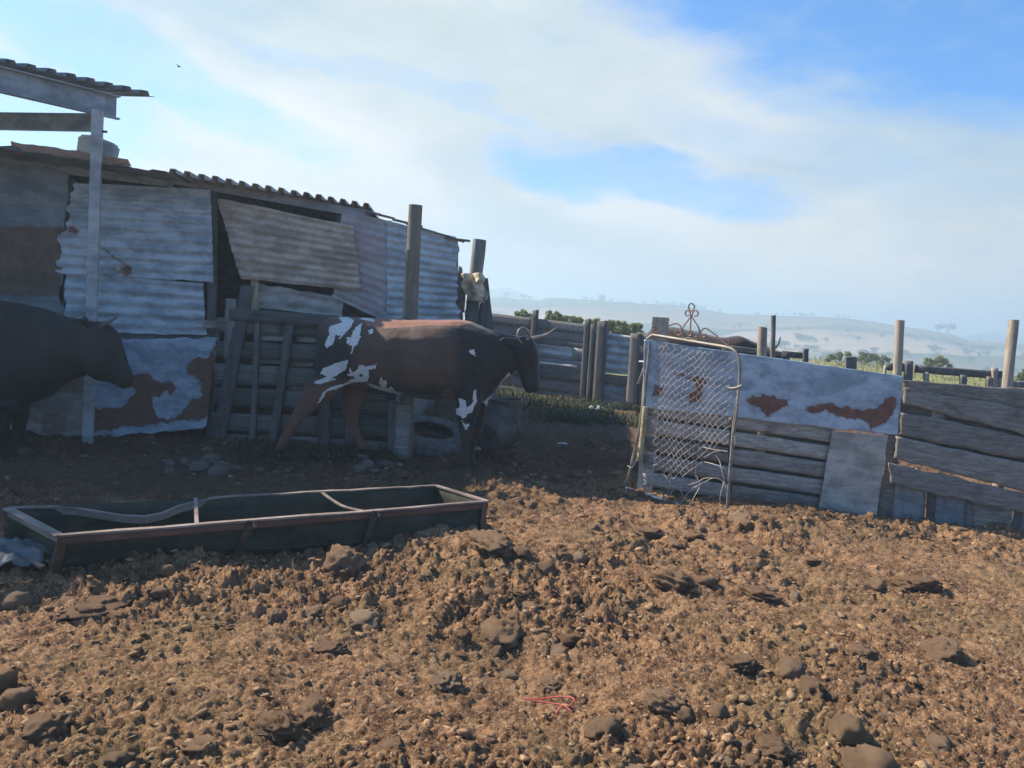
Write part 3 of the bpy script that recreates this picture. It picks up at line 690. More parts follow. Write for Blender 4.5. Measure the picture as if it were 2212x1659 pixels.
# ------------------------------------------------------------------ back fence across the passage
BF = plane((-.36, 14.4), (2.36, 13.1))
bf = thing('back_fence', 'blue-grey fence of boards and corrugated sheets across the far end of the yard', 'fence', (1, 13.8, 0))
def bfy(x, base): return base+(x-1060)*.118
def bfrow(x0, x1, y0, y1, mat, off=0, name='board', corr=None, rag=(.01, .01, .01, .01), slope=.118):
    return slab(name, [(x0, y0+(x0-1060)*slope), (x1, y0+(x1-1060)*slope), (x1, y1+(x1-1060)*slope), (x0, y1+(x0-1060)*slope)], BF, mat, bf, off=off, th=.022, res=.12, nv=None if corr else 3, corr=corr, rag=rag)
for (x0, x1, y0, y1) in ((1050, 1155, 678, 697), (1156, 1275, 678, 696), (1050, 1170, 700, 718), (1165, 1278, 698, 716), (1050, 1275, 720, 728), (1050, 1278, 760, 780),
                         (1050, 1278, 783, 802), (1050, 1278, 806, 828), (1050, 1300, 832, 838)):
    bfrow(x0, x1, y0-2.0, y1+1.6, W_BACK, off=.016*(int(y0/18) % 2))
bfrow(1150, 1240, 729, 757, Z_A, -.02, 'corrugated_sheet', (.14, .014)); bfrow(1236, 1278, 730, 757, Z_DARK, 0, 'plate')
bfrow(1276, 1384, 690, 775, Z_A, -.03, 'corrugated_sheet', (.145, .018)); bfrow(1376, 1420, 680, 850, W_DARK, .0)
bfrow(1276, 1384, 778, 800, W_DARK); bfrow(1276, 1384, 800, 856, Z_DARK, -.02, 'plate')
bfrow(1378, 1412, 686, 850, W_DARK, .05)
for (x, y0, y1, w, nm) in ((1157, 670, 845, 10, 'post'), (1270, 690, 868, 11, 'post'), (1302, 693, 872, 20, 'post'), (1282, 700, 868, 8, 'upright'), (1374, 720, 880, 22, 'upright')):
    sx = (y1-y0)*.075
    slab(nm, [(x-w/2+sx*.1, y0), (x+w/2+sx*.1, y0), (x+w/2-sx*.8, y1), (x-w/2-sx*.8, y1)], BF, W_DPOST, bf, off=.07, th=.09, res=.1, nv=12, rag=(.004, .004, .01, 0))
for (a_0, b_0) in ((682, 745), (742, 800), (796, 838)): bfrow(1048, 1282, a_0, b_0, W_DARK, -.05, 'backing_board')
bfrow(1164, 1246, 767.5, 772, WHITE, .03, 'pale_rail')

# ------------------------------------------------------------------ right-hand fence
RF = plane((1.33, 7.0), (4.42, 6.3))
rf = thing('patched_fence', 'weathered plank fence with a rust-marked zinc sheet on the right', 'fence', (2.6, 6.7, 0))
R6 = lambda pts: [(1296+a*.3255, 621+b*.3255) for a, b in pts]; R7 = lambda pts: [S7(a, b) for a, b in pts]
rust7 = [R6([(480, 560), (540, 560), (600, 590), (660, 575), (735, 610), (720, 640), (680, 660), (690, 700), (660, 770), (610, 770), (570, 740), (600, 690), (640, 650), (600, 620), (490, 590)]),
         R6([(340, 640), (430, 660), (440, 700), (350, 720)]),
         R7([(120, 670), (170, 645), (240, 630), (330, 635), (420, 660), (418, 715), (340, 740), (310, 770), (270, 768), (240, 725), (190, 705)]),
         R7([(530, 700), (610, 690), (690, 675), (760, 695), (880, 712), (1000, 712), (1050, 680), (1060, 640), (1130, 640), (1150, 700), (1120, 760), (1080, 820), (1000, 840), (985, 880), (960, 880), (950, 815), (880, 800), (800, 800), (740, 760), (680, 745), (570, 765), (540, 740)]),
         R7([(225, 500), (245, 485), (268, 490), (268, 520), (240, 528)]), R7([(1000, 565), (1020, 558), (1028, 585), (1008, 592)])]
slab('zinc_sheet', [(1392, 733), (1949, 812), (1936, 939), (1388, 880)], RF, Z_FLAT, rf, off=.035, th=.003, res=.014, rag=(.01, .008, .006, .012), rust=rust7, warp=.008)
for i in range(5):
    y0 = 896+i*38.5
    xb = 1800-i*7
    for (x0, x1) in ((1400-i*3, 1575+random.randint(-3, 3)), (1580, xb)):
        f = lambda x, y: (x, y+(x-1600)*.148)
        slab('plank', [f(x0, y0+random.uniform(-1, 1)), f(x1, y0+random.uniform(-1, 1)), f(x1, y0+31), f(x0, y0+31)], RF, W_GREY, rf, off=0, th=.022, res=.09, nv=4, rag=(.01, .01, .006, .008), warp=.004)
slab('backing_board', [(1400, 880), (1800, 920), (1790, 1130), (1395, 1080)], RF, W_DARK, rf, off=-.09, th=.02, res=.2, nv=5)
for i in range(9):
    x = 1425+i*41; yy = 1062+(x-1600)*.148
    slab('skirt_board', [(x, yy), (x+34, yy+5), (x+33, yy+80), (x-1, yy+75)], RF, W_DARK if i % 3 else W_GREY, rf, off=-.04, th=.02, res=.08, nv=5, rag=(.004, .004, .01, 0))
slab('pale_sheet', [(1797, 930), (1916, 940), (1886, 1150), (1760, 1130)], RF, Z_PALE, rf, off=.03, th=.004, res=.02, corr=(.11, .0015), rag=(.008, .006, .006, .004), rust=[R7([(665, 1080), (720, 1085), (740, 1105), (690, 1110), (665, 1100)])], warp=.008)
slab('fence_post', [(1916, 936), (1946, 940), (1925, 1160), (1890, 1150)], RF, W_DARK, rf, off=-.02, th=.08, res=.08, nv=14, rag=(.005, .005, .01, 0))
P5 = [((530, 574), (590, 714)), ((576, 684), (718, 893)), ((738, 886), (902, 1064)), ((896, 1048), (1080, 1262)), ((1082, 1214), (1272, 1414))]
for yy in ((560, 760, 640, 905), (720, 905, 880, 1090), (870, 1010, 1040, 1200)): slab('backing_board', [S7(1170, yy[0]), S7(2340, yy[2]+70), S7(2340, yy[3]+70), S7(1170, yy[1])], RF, W_DARK, rf, off=-.045, th=.02, res=.1, nv=5, rag=(.01, .01, .02, .03))
for i, ((a0, a1), (b0, b1)) in enumerate(P5):
    xl = (1178, 1175, 1150, 1120, 1090)[i]; ex = 1.12; xr = 1984+(1984-xl)*.45
    g = lambda a, b: b+(b-a)*.45
    r1 = (.002, .003, .015, .01)[i % 4]
    slab('plank', [S7(xl, a0), S7(xr, g(a0, b0)), S7(xr, g(a1, b1)), S7(xl, a1)], RF, W_GREY, rf, off=.02+.004*i, th=.026, res=.03, nv=7, rag=(.04, .01, .016, .030), ragf=7, warp=.007)
slab('backing_board', [S7(1175, 670), S7(1540, 715), S7(1540, 800), S7(1170, 740)], RF, W_DARK, rf, off=-.05, th=.02, res=.1, nv=4)
slab('patch_board', [S7(1375, 700), S7(1465, 708), S7(1462, 800), S7(1372, 790)], RF, W_BACK, rf, off=-.01, th=.02, res=.06, nv=4)
Z_MID = metal('lower_panel', (.15, .18, .20), (.20, .23, .25), amt=.05, soft=.3)
for (xa, ya, xb, m_, c) in ((1118, 1200, 1345, Z_MID, .19), (1395, 1260, 1605, Z_MID, .19), (1655, 1310, 1920, W_GREY, .3), (1930, 1360, 2300, Z_DARK, .3)):
    slab('lower_sheet', [S7(xa, ya), S7(xb, ya+50), S7(xb-25, ya+460), S7(xa-25, ya+400)], RF, m_, rf, off=-.03, th=.004, res=.05, corr=(c, .012), cdir='u', rag=(.01, .01, .0, 0))
for (x, y, w) in ((1355, 1250, 48), (1610, 1300, 42), (1925, 1370, 50)):
    slab('upright', [S7(x, y), S7(x+w, y+5), S7(x+w-25, y+420), S7(x-25, y+400)], RF, W_DARK, rf, off=0, th=.05, res=.08, nv=10, rag=(.008, .008, 0, 0))
# posts standing in the fence line
RFb = (RF[0]-RF[1]*.09, RF[1])
def fpost(x0, y0, x1, y1, wpx, mat, square=False, off=-.1, par=None, nm='fence_post'):
    pl = (RF[0]+RF[1]*off, RF[1]); a = atPl(x0, y0, pl); b = atPl(x1, y1, pl); r = wpx/2*b.y/F
    if square: return B().bar(a, b, r*2, r*2, (0.3, 1, 0), .004).build(nm, mat, par or rf)
    return pole(nm, a, b, r*1.1, r, mat, par or rf, 14, 12, .04, .006, random.uniform(-.3, .3))
fpost(1392, 1075, 1428, 685, 33, W_POST, True, -.08)
fpost(1640, 1000, 1648, 707, 20, W_POST)
fpost(1922, 1100, 1945, 692, 18, W_POST, off=-.14)
fpost(2150, 1100, 2191, 691, 20, W_POST, off=-.14)
fpost(1836, 900, 1838, 771, 21, W_DPOST, True, -.1)
fpost(1660, 1000, 1671, 681, 10, W_DPOST, off=-.5)
# chute rails standing behind the plank fence
cr = thing('chute_rail', 'grey rail fence just behind the plank fence at far right', 'fence', (4, 7.6, 0))
CR = (RF[0]-RF[1]*.9, RF[1])
def crb(px, m=W_DPOST, off=0, nm='rail', nv=3): return slab(nm, px, CR, m, cr, off=off, th=.05, res=.1, nv=nv, rag=(.006, .006, .006, .006))
crb([S8(830, 985), S8(1960, 1070), S8(1960, 1175), S8(830, 1080)]); crb([S8(2000, 1178), S8(2600, 1220), S8(2600, 1300), S8(2000, 1265)])
crb([S8(470, 960), S8(680, 965), S8(670, 1070), S8(475, 1050)], off=.02)
for (x, y0, y1, w) in ((690, 925, 1400, 100), (930, 1070, 1400, 65), (1400, 1110, 1400, 70), (1730, 1130, 1400, 60), (1800, 1015, 1400, 60), (1880, 1150, 1400, 60), (430, 990, 1200, 25)):
    crb([S8(x, y0), S8(x+w, y0+5), S8(x+w-20, y1+100), S8(x-20, y1+100)], W_POST if w < 70 else W_DPOST, .04, 'upright', 8)
crb([(1690, 757), (1742, 762), (1744, 776), (1690, 772)], W_DPOST, .0); crb([(1735, 752), (1746, 753), (1744, 800), (1733, 800)], W_DPOST, .04, 'upright', 8)
crb([(1562, 745), (1700, 762), (1700, 772), (1560, 757)], W_DARK, -.1)

# ------------------------------------------------------------------ gate
gl = atZ(1352, 1050); gr = atZ(1572, 1114)
GP = plane((gl.x, gl.y), (gr.x, gr.y))
gate = thing('wire_gate', 'old pipe gate with torn chain-link mesh and scrolled iron top', 'gate', (gr.x, gr.y, 0))
def g6(x, y, off=0.0): return atPl(1296+x*.3255, 621+y*.3255, GP)+GP[1]*off
def curve(pts, n=6):
    P = [Vector(p) for p in pts]; out = []
    for i in range(len(P)-1):
        p0 = P[max(i-1, 0)]; p1 = P[i]; p2 = P[i+1]; p3 = P[min(i+2, len(P)-1)]
        for k in range(n):
            t = k/n; out.append(.5*((2*p1)+(p2-p0)*t+(2*p0-5*p1+4*p2-p3)*t*t+(3*p1-p0-3*p2+p3)*t**3))
    return out+[P[-1]]
def gtube(pts, r, name, mat, off=0.0, seg=8, n=5, par=None):
    return B().tube(curve([g6(x, y, off) for x, y in pts], n), r, seg).build(name, mat, par or gate, True)
gtube([(180, 1290), (225, 1110), (268, 900), (288, 700), (300, 500), (300, 400), (312, 345), (350, 315)], .013, 'frame_pipe', PIPE)
gtube([(350, 315), (430, 328), (560, 350), (700, 373), (830, 395), (880, 412), (912, 445), (926, 500), (925, 640), (890, 900), (866, 1180), (840, 1535)], .0145, 'frame_pipe', PIPE, n=8)
gtube([(940, 560), (932, 700), (918, 850), (900, 960)], .011, 'latch_bar', PIPE, .03)
gtube([(340, 360), (328, 500), (312, 640), (300, 800), (285, 1000), (268, 1155)], .013, 'inner_pipe', PIPE, .02)
gtube([(312, 790), (304, 850), (298, 920), (290, 1000), (280, 1080), (270, 1150)], .027, 'foam_wrapping', FOAM, .02, 10, 3)
gtube([(155, 1325), (300, 1370), (430, 1415)], .014, 'bottom_pipe', PIPEW, .0)
gtube([(430, 1415), (600, 1462), (820, 1522)], .017, 'bottom_pipe', PIPEW, .01)
gtube([(853, 655), (880, 668), (920, 665), (958, 650)], .008, 'latch_ring', PIPE, .04); gtube([(870, 672), (900, 680), (945, 668)], .006, 'latch_ring', PIPE, .03)
gtube([(270, 492), (312, 492)], .008, 'hinge', PIPEW, .02)
SC = .0065
for pts in ([(600, 290), (603, 230), (604, 195)], [(605, 190), (580, 225), (553, 262), (545, 300), (520, 318), (500, 300), (512, 282)], [(609, 190), (630, 225), (655, 265), (663, 305), (680, 330), (702, 325), (700, 308)],
            [(604, 190), (598, 165), (586, 152), (572, 158), (568, 175), (578, 188), (592, 184)], [(610, 190), (618, 165), (634, 152), (648, 160), (652, 175), (640, 190), (626, 186)],
            [(607, 158), (594, 146), (588, 125), (597, 110), (608, 106), (620, 112), (627, 130), (620, 148), (608, 158)],
            [(345, 262), (356, 258), (362, 270), (352, 290), (358, 302), (400, 285), (450, 258), (500, 240), (528, 250), (542, 280), (548, 320)],
            [(848, 345), (858, 360), (850, 382), (830, 372), (780, 325), (730, 288), (700, 270), (680, 280), (664, 305), (672, 345)],
            [(588, 300), (598, 285), (612, 292), (608, 315), (590, 318), (575, 300)], [(625, 340), (640, 325), (650, 340), (642, 352)], [(540, 330), (560, 340), (590, 335), (612, 345), (640, 352)]):
    gtube(pts, SC, 'scroll', IRON, .0, 5, 5)
def chainlink():
    quad = [g6(335, 362), g6(905, 455), g6(862, 1110), g6(300, 1215)]
    ax = (quad[1]-quad[0]); ax.z = 0; ax.normalize(); O = quad[3].copy(); O.z = 0
    poly = [(330, 355), (905, 450), (888, 800), (868, 1050), (760, 1060), (690, 1150), (600, 1240), (480, 1290), (370, 1230), (345, 1190), (345, 800), (330, 600)]
    b = B(); w = .034; hz_ = .035
    for k in range(-4, 44):
        seg = []
        for j in range(3, 60):
            s = k*w+(w/2 if j % 2 else -w/2)*(1 if k % 2 == 0 else -1)
            s += .012*math.sin(j*.16+k*.05)+random.uniform(-.003, .003)
            z = j*hz_+random.uniform(-.003, .003)+.012*math.sin(k*.3)
            # whole wires sag to the left lower down
            p = O+ax*s+Vector((0, 0, z))+GP[1]*(.003 if j % 2 else -.003)+GP[1]*(.03*math.sin(z*4+k*.5))
            X, Y = proj(np.array([p]))
            ins = inpoly((X-1296)/.3255, (Y-621)/.3255, poly)[0]
            if ins: seg.append(p)
            else:
                if len(seg) > 1: b.tube(seg, .0028, 4, cap=False)
                seg = []
        if len(seg) > 1: b.tube(seg, .0028, 4, cap=False)
    return b.build('chain_link_mesh', WIRE, gate)
chainlink()
lb = B()
for pts in ([(480, 1150), (490, 1230), (470, 1320), (455, 1400)], [(490, 1240), (470, 1290), (480, 1340), (470, 1400)], [(660, 1180), (640, 1260), (660, 1300), (590, 1360), (560, 1430)],
            [(585, 1310), (650, 1290), (720, 1262), (790, 1265), (830, 1300), (845, 1345)], [(590, 1340), (680, 1300), (760, 1262), (815, 1290), (835, 1330)], [(700, 1155), (770, 1170), (835, 1200), (850, 1260)],
            [(770, 1110), (800, 1150), (830, 1210), (840, 1300)], [(640, 1250), (660, 1320), (640, 1390), (620, 1440)], [(680, 1060), (760, 1070), (870, 1085)], [(700, 1130), (760, 1090), (830, 1080)],
            [(310, 1205), (350, 1180), (400, 1170)], [(370, 1230), (420, 1245), (450, 1290)], [(545, 1290), (565, 1340), (560, 1400)], [(880, 980), (905, 1000), (895, 1060)], [(820, 1300), (810, 1380), (800, 1470)],
            [(160, 1320), (180, 1240), (225, 1130), (250, 1020), (262, 930)], [(200, 1180), (240, 1190), (250, 1120)]):
    lb.tube(curve([g6(x+random.uniform(-4, 4), y, random.uniform(-.02, .06)) for x, y in pts], 4), .0032, 4)
lb.build('loose_wire', WIRE, gate)
gtube([(245, 640), (275, 560), (305, 490)], .012, 'stay_bar', PIPE, -.02)

# ------------------------------------------------------------------ feed trough
STRAP = metal('strap_rust', (.05, .038, .032), (.07, .05, .04), (.08, .045, .035), amt=.1, met=.0, rough=.8)
tr = thing('feed_trough', 'long low rusty feed trough with dented rim lying in the shade', 'trough', (-1.3, 4.8, 0))
H = .26
nl = atZ(128, 1157, .215); nr = atZ(1053, 1083, H); fr = atZ(943, 1049, H); fl = atZ(15, 1098, .25)
bnl = atZ(106, 1234, -.01); bnr = atZ(1046, 1168, .0)
inn = ((fr-nr)+(fl-nl))*.5; inn.z = 0; inn.normalize()
bfr = fr.copy(); bfr.z = -.02; bfr = bfr-inn*.04; bfl = fl.copy(); bfl.z = -.02; bfl = bfl-inn*.04
def quadslab(name, a, b, c, d, th, mat, nrm, rag=(0, 0, 0, 0), res=.08, warp=.004, off=0.0): return slab(name, None, (a, Vector(nrm).normalized()), mat, tr, off=off, th=th, res=res, nv=4, rag=rag, warp=warp, world4=(a, b, c, d))
quadslab('side_panel', nl, nr, bnr, bnl, .006, TROUGH, -inn, off=-.012)
quadslab('side_panel', fl, fr, bfr, bfl, .006, TROUGH, -inn, off=.012)
lng = (nr-nl).normalized()
quadslab('end_panel', nr, fr, bfr, bnr, .006, TROUGH, lng, off=-.01)
quadslab('end_panel', nl+Vector((0, 0, -.05)), fl+Vector((0, 0, -.05)), bfl+Vector((0, 0, .02)), bnl+Vector((0, 0, .02)), .006, TROUGH, -lng, off=-.06)
quadslab('floor', bnl+Vector((0, 0, .05)), bnr+Vector((0, 0, .05)), bfr+Vector((0, 0, .07)), bfl+Vector((0, 0, .07)), .01, TROUGH, (0, 0, 1))
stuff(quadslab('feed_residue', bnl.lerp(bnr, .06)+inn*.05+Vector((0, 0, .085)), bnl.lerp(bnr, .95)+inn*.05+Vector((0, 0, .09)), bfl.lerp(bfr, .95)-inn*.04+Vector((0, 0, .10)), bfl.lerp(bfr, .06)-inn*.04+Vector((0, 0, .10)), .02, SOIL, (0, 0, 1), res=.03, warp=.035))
def rim(pts, w, name='rim_bar', lb_=None):
    b = B(); 
    for a, c in zip(pts[:-1], pts[1:]): b.bar(a, c, w, .010, (0, 0, 1), .0015); b.bar(a+Vector((0, 0, -.022)), c+Vector((0, 0, -.022)), .008, .04, (0, 0, 1), .001)
    o = b.build(name, TRIM, tr)
    if lb_: o['label'] = lb_
def lerps(a, b, n, f=lambda t: Vector((0, 0, 0))): return [a.lerp(b, i/n)+f(i/n)+Vector((0, 0, random.uniform(-.003, .003))) for i in range(n+1)]
rim(lerps(nl, nr, 10), .036)
def dent(t): k = math.exp(-((t-.245)/.10)**2); return Vector((.0, -.0, -.075*k))-inn*(.10*k)
rim(lerps(fl, fr, 24, dent), .027, lb_='far rim bar bent inward near its left end')
rim([nl, fl], .05); rim([nr, fr], .04)
def tb(p, q, bowv=0): return curve([p, p.lerp(q, .5)+Vector((0, 0, bowv)), q], 5)
for f, g_, bw in ((.265, .375, .0), (.655, .675, -.03)):
    a = nl.lerp(nr, f); b_ = fl.lerp(fr, g_); pts = tb(b_, a, bw); bb = B()
    for p, q in zip(pts[:-1], pts[1:]): bb.bar(p, q, .022, .008)
    bb.build('cross_brace', TRIM, tr)
for top, bot, sgn in ((nl, bnl, 1), (nr, bnr, -1)):
    B().bar(top+lng*.02*sgn, bot+lng*.02*sgn-Vector((0, 0, .04)), .05, .012, tuple(inn)).build('corner_leg', TFRAME, tr)
B().bar(fl, bfl, .05, .012, tuple(inn)).build('corner_leg', TFRAME, tr)
for f in (.38, .68):
    a = nl.lerp(nr, f)-inn*.012; b_ = bnl.lerp(bnr, f-.01)-inn*.012; B().bar(a, b_, .05, .01, tuple(inn)).build('side_strap', STRAP, tr)
    B().tube([a+Vector((0, 0, .0))-inn*.02, a-Vector((0, 0, .03))-inn*.035, a-Vector((0, 0, .02))-inn*.02+lng*.02], .005, 5).build('hook', PIPE, tr)
quadslab('front_lip', nl-inn*.004+Vector((0, 0, -.012)), nr-inn*.004+Vector((0, 0, -.012)), nr-inn*.004+Vector((0, 0, -.05)), nl-inn*.004+Vector((0, 0, -.05)), .006, TFRAME, -inn, off=.008)
B().bar(atZ(0, 1175, .1), atZ(92, 1225, .02), .03, .01).build('end_brace', TRIM, tr)
# plastic sheet by its left end
def crumple(name, cx, cy, w, d, h, mat, label, cat, seed=1, base=.0):
    n = 22; u, v = np.meshgrid(np.linspace(-1, 1, n), np.linspace(-1, 1, n)); u = u.ravel(); v = v.ravel()
    r = np.sqrt(u*u+v*v)+1e-6; k = np.maximum(abs(u), abs(v))/r; x = cx+u*k*w*(1+.3*(vn2(u*3+9, v*3, seed)-.5)); y = cy+v*k*d*(1+.3*(vn2(u*3, v*3, seed+1)-.5))
    z = base+macro(x, y)+.03+h*(1-r*k*.8)*.6+h*(fb2(u*3+seed, v*3, seed, 4, .6)-.4)
    idx = np.arange(n*n).reshape(n, n); Fc = np.stack([idx[:-1, :-1], idx[:-1, 1:], idx[1:, 1:], idx[1:, :-1]], -1).reshape(-1, 4)
    o = mesh_obj(name, np.stack([x, y, z], -1), Fc, mat, None); o.modifiers.new('thickness', 'SOLIDIFY').thickness = .004
    return tag(o, label, cat)
p = atZ(20, 1215); crumple('plastic_sheet', p.x-.05, p.y, .26, .16, .14, PLAST, 'crumpled grey-blue plastic at the left end of the trough', 'plastic sheet', 4)

# ------------------------------------------------------------------ cattle
def chain(V, Fc, secs, Yc, seg=18):
    n0 = len(V)
    rings = []
    for s in secs:
        (x1, y1), (x2, y2), w = s[0], s[1], s[2]; yo = s[3] if len(s) > 3 else 0.0
        A = np.array(atY(x1, y1, Yc)); Bp = np.array(atY(x2, y2, Yc)); A[1] += yo; Bp[1] += yo
        rings.append(((A+Bp)/2, (A-Bp)/2, w/2))
    m = len(rings)
    # resample with catmull-rom so bodies are smooth
    def cr_(P, i, t):
        p0 = P[max(i-1, 0)]; p1 = P[i]; p2 = P[i+1]; p3 = P[min(i+2, len(P)-1)]
        return .5*((2*p1)+(p2-p0)*t+(2*p0-5*p1+4*p2-p3)*t*t+(3*p1-p0-3*p2+p3)*t**3)
    C = [r[0] for r in rings]; A = [r[1] for r in rings]; Wd = [r[2] for r in rings]; fine = []
    for i in range(m-1):
        for k in range(4): t = k/4; fine.append((cr_(C, i, t), cr_(A, i, t), max(.004, cr_(Wd, i, t))))
    fine.append((C[-1], A[-1], Wd[-1]))
    for c, a, w in fine:
        for k in range(seg):
            an = 2*math.pi*k/seg; ca, sa = math.cos(an), math.sin(an)
            e = .85; ca2 = math.copysign(abs(ca)**e, ca); sa2 = math.copysign(abs(sa)**e, sa)
            V.append(c+a*ca2+np.array([0, w*sa2, 0]))
    q = len(fine)
    for i in range(q-1):
        for k in range(seg): Fc.append((n0+i*seg+k, n0+i*seg+(k+1) % seg, n0+(i+1)*seg+(k+1) % seg, n0+(i+1)*seg+k))
    Fc.append(tuple(n0+k for k in range(seg))[::-1]); Fc.append(tuple(n0+(q-1)*seg+k for k in range(seg)))
def coat(name, kind):
    m, t, b = newmat(name); tc = N(t, 'ShaderNodeTexCoord'); mp = N(t, 'ShaderNodeMapping'); mp.inputs['Scale'].default_value = (14, 30, 50); L(t, tc.outputs['Object'], mp.inputs[0])
    n, _ = NOISE(t, mp.outputs[0], 2, 6, .7); n2, _ = NOISE(t, tc.outputs['Object'], 3.5, 5, .6); n3, _ = NOISE(t, tc.outputs['Object'], 26, 4, .6)
    if kind == 'spotted':
        aw = N(t, 'ShaderNodeAttribute'); aw.attribute_name = 'white'; ad = N(t, 'ShaderNodeAttribute'); ad.attribute_name = 'dark'; ab = N(t, 'ShaderNodeAttribute'); ab.attribute_name = 'tan'  # 'tan' holds a tan spot and sunlight painted on the back
        base = MIX(t, SS(t, n2, .35, .65), (.105, .055, .038), (.070, .040, .030))
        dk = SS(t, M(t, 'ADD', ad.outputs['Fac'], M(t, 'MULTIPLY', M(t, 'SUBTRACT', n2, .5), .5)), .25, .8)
        base = MIX(t, dk, base, (.016, .014, .015)); base = MIX(t, ab.outputs['Fac'], base, (.34, .14, .085))  # 'tan' also carries sunlight painted along the back
        w = SS(t, M(t, 'ADD', aw.outputs['Fac'], M(t, 'MULTIPLY', M(t, 'SUBTRACT', n3, .5), 1.1)), .40, .62)
        base = MIX(t, w, base, (.68, .67, .65))
    elif kind == 'black': base = MIX(t, SS(t, n2, .35, .65), (.012, .012, .014), (.022, .020, .021))
    else: base = MIX(t, SS(t, n2, .4, .6), (.022, .016, .014), (.05, .026, .018))
    base = MIX(t, SS(t, n, .4, .7, 0, .35), base, (.0, .0, .0))
    setc(t, b.inputs['Base Color'], base); b.inputs['Roughness'].default_value = .55; b.inputs['Specular IOR Level'].default_value = .3
    b.inputs['Sheen Weight'].default_value = .15 if kind != 'black' else .04
    bump(t, b, n, .5, .012); return m
def cow(name, label, chains, mat, loc, Yc, attrs=None, voxel=.017):
    V = []; Fc = []
    for secs, yc in chains: chain(V, Fc, secs, yc)
    me = bpy.data.meshes.new('tmp'); me.from_pydata([tuple(v) for v in V], [], Fc); bmm = bmesh.new(); bmm.from_mesh(me); bmesh.ops.recalc_face_normals(bmm, faces=bmm.faces); bmm.to_mesh(me); bmm.free()
    tmp = bpy.data.objects.new('tmp', me); COL.objects.link(tmp)
    r = tmp.modifiers.new('r', 'REMESH'); r.mode = 'VOXEL'; r.voxel_size = voxel
    s = tmp.modifiers.new('s', 'SMOOTH'); s.factor = .5; s.iterations = int(5*(.017/voxel)**2)
    dg = bpy.context.evaluated_depsgraph_get(); em = bpy.data.meshes.new_from_object(tmp.evaluated_get(dg)); bpy.data.objects.remove(tmp)
    co = np.empty(len(em.vertices)*3); em.vertices.foreach_get('co', co); co = co.reshape(-1, 3)
    nrm = np.empty(len(em.vertices)*3); em.vertices.foreach_get('normal', nrm); nrm = nrm.reshape(-1, 3)
    rib = np.sin(co[:, 0]*44+co[:, 2]*9)*.0035*np.clip(1-np.abs((co[:, 2]-.95)/.3), 0, 1)
    co = co+nrm*((fb3(co*9, 5, 3)-.5)*.016+(fb3(co*3, 8, 2)-.5)*.03+rib)[:, None]
    t = thing(name, label, 'cow', loc); co2 = co-np.array(loc)
    em.vertices.foreach_set('co', co2.ravel()); em.polygons.foreach_set('use_smooth', np.ones(len(em.polygons), dtype=bool))
    if attrs:
        for k, fn in attrs.items():
            at = em.attributes.new(k, 'FLOAT', 'POINT'); at.data.foreach_set('value', np.asarray(fn(co), np.float32))
    em.materials.clear(); em.materials.append(mat); em.name = 'body'
    o = bpy.data.objects.new('body', em); COL.objects.link(o); o.parent = t; WL[o.name] = loc
    return t
def ball(name, c, r, mat, parent, sc=(1, 1, 1)):
    bb = bmesh.new(); bmesh.ops.create_icosphere(bb, subdivisions=2, radius=r); V = [(v.co.x*sc[0]+c[0], v.co.y*sc[1]+c[1], v.co.z*sc[2]+c[2]) for v in bb.verts]
    Fc = [tuple(v.index for v in f.verts) for f in bb.faces]; bb.free(); return mesh_obj(name, V, Fc, mat, parent, True)
Yc = 7.3
trunk = [((690, 718), (690, 775), .10), ((697, 700), (697, 808), .36), ((716, 686), (716, 830), .50), ((765, 684), (765, 836), .58), ((812, 687), (812, 840), .64), ((862, 690), (865, 853), .74),
         ((920, 691), (925, 864), .76), ((965, 689), (970, 864), .68), ((1000, 690), (1008, 866), .58), ((1030, 700), (1040, 872), .48), ((1052, 709), (1060, 858), .36),
         ((1075, 716), (1085, 826), .28), ((1098, 722), (1108, 804), .22), ((1122, 728), (1124, 788), .18)]
head = [((1112, 730), (1140, 724), .16), ((1108, 746), (1157, 737), .24), ((1110, 768), (1164, 766), .23), ((1116, 793), (1162, 795), .18), ((1124, 818), (1163, 817), .15), ((1132, 840), (1168, 836), .16), ((1139, 850), (1165, 848), .12)]
nh = [((686, 760), (790, 745), .22), ((680, 800), (760, 822), .20), ((656, 842), (708, 866), .14), ((636, 880), (666, 899), .10), ((617, 922), (638, 930), .07), ((600, 957), (620, 964), .07), ((589, 973), (612, 980), .09), ((582, 989), (613, 991), .10)]
fh = [((742, 780), (800, 795), .2), ((740, 830), (797, 835), .16), ((738, 868), (788, 872), .12), ((738, 893), (776, 895), .10), ((752, 930), (778, 925), .072), ((768, 962), (789, 958), .062), ((775, 983), (799, 980), .08), ((778, 999), (810, 998), .1)]
nf = [((990, 800), (1050, 800), .2), ((985, 868), (1038, 872), .17), ((986, 900), (1030, 900), .13), ((990, 935), (1022, 935), .10), ((994, 960), (1014, 960), .07), ((993, 995), (1013, 995), .065), ((989, 1010), (1017, 1010), .09), ((985, 1026), (1020, 1024), .1)]
ff = [((1005, 820), (1060, 820), .18), ((1010, 870), (1052, 868), .14), ((1016, 900), (1048, 900), .11), ((1014, 930), (1040, 932), .09), ((1012, 955), (1031, 957), .066), ((1008, 980), (1028, 980), .062), ((1004, 995), (1030, 995), .085), ((1002, 1006), (1034, 1006), .1)]
tail = [((694, 698), (694, 712), .05), ((684, 715), (698, 722), .045), ((681, 760), (691, 760), .04), ((682, 820), (692, 820), .035), ((684, 870), (696, 870), .045), ((683, 915), (698, 915), .06), ((687, 948), (695, 948), .03)]
ear = [((1116, 736), (1120, 750), .03, 0), ((1102, 728), (1104, 750), .025, -.05), ((1088, 728), (1090, 744), .02, -.09), ((1080, 732), (1081, 738), .015, -.12)]
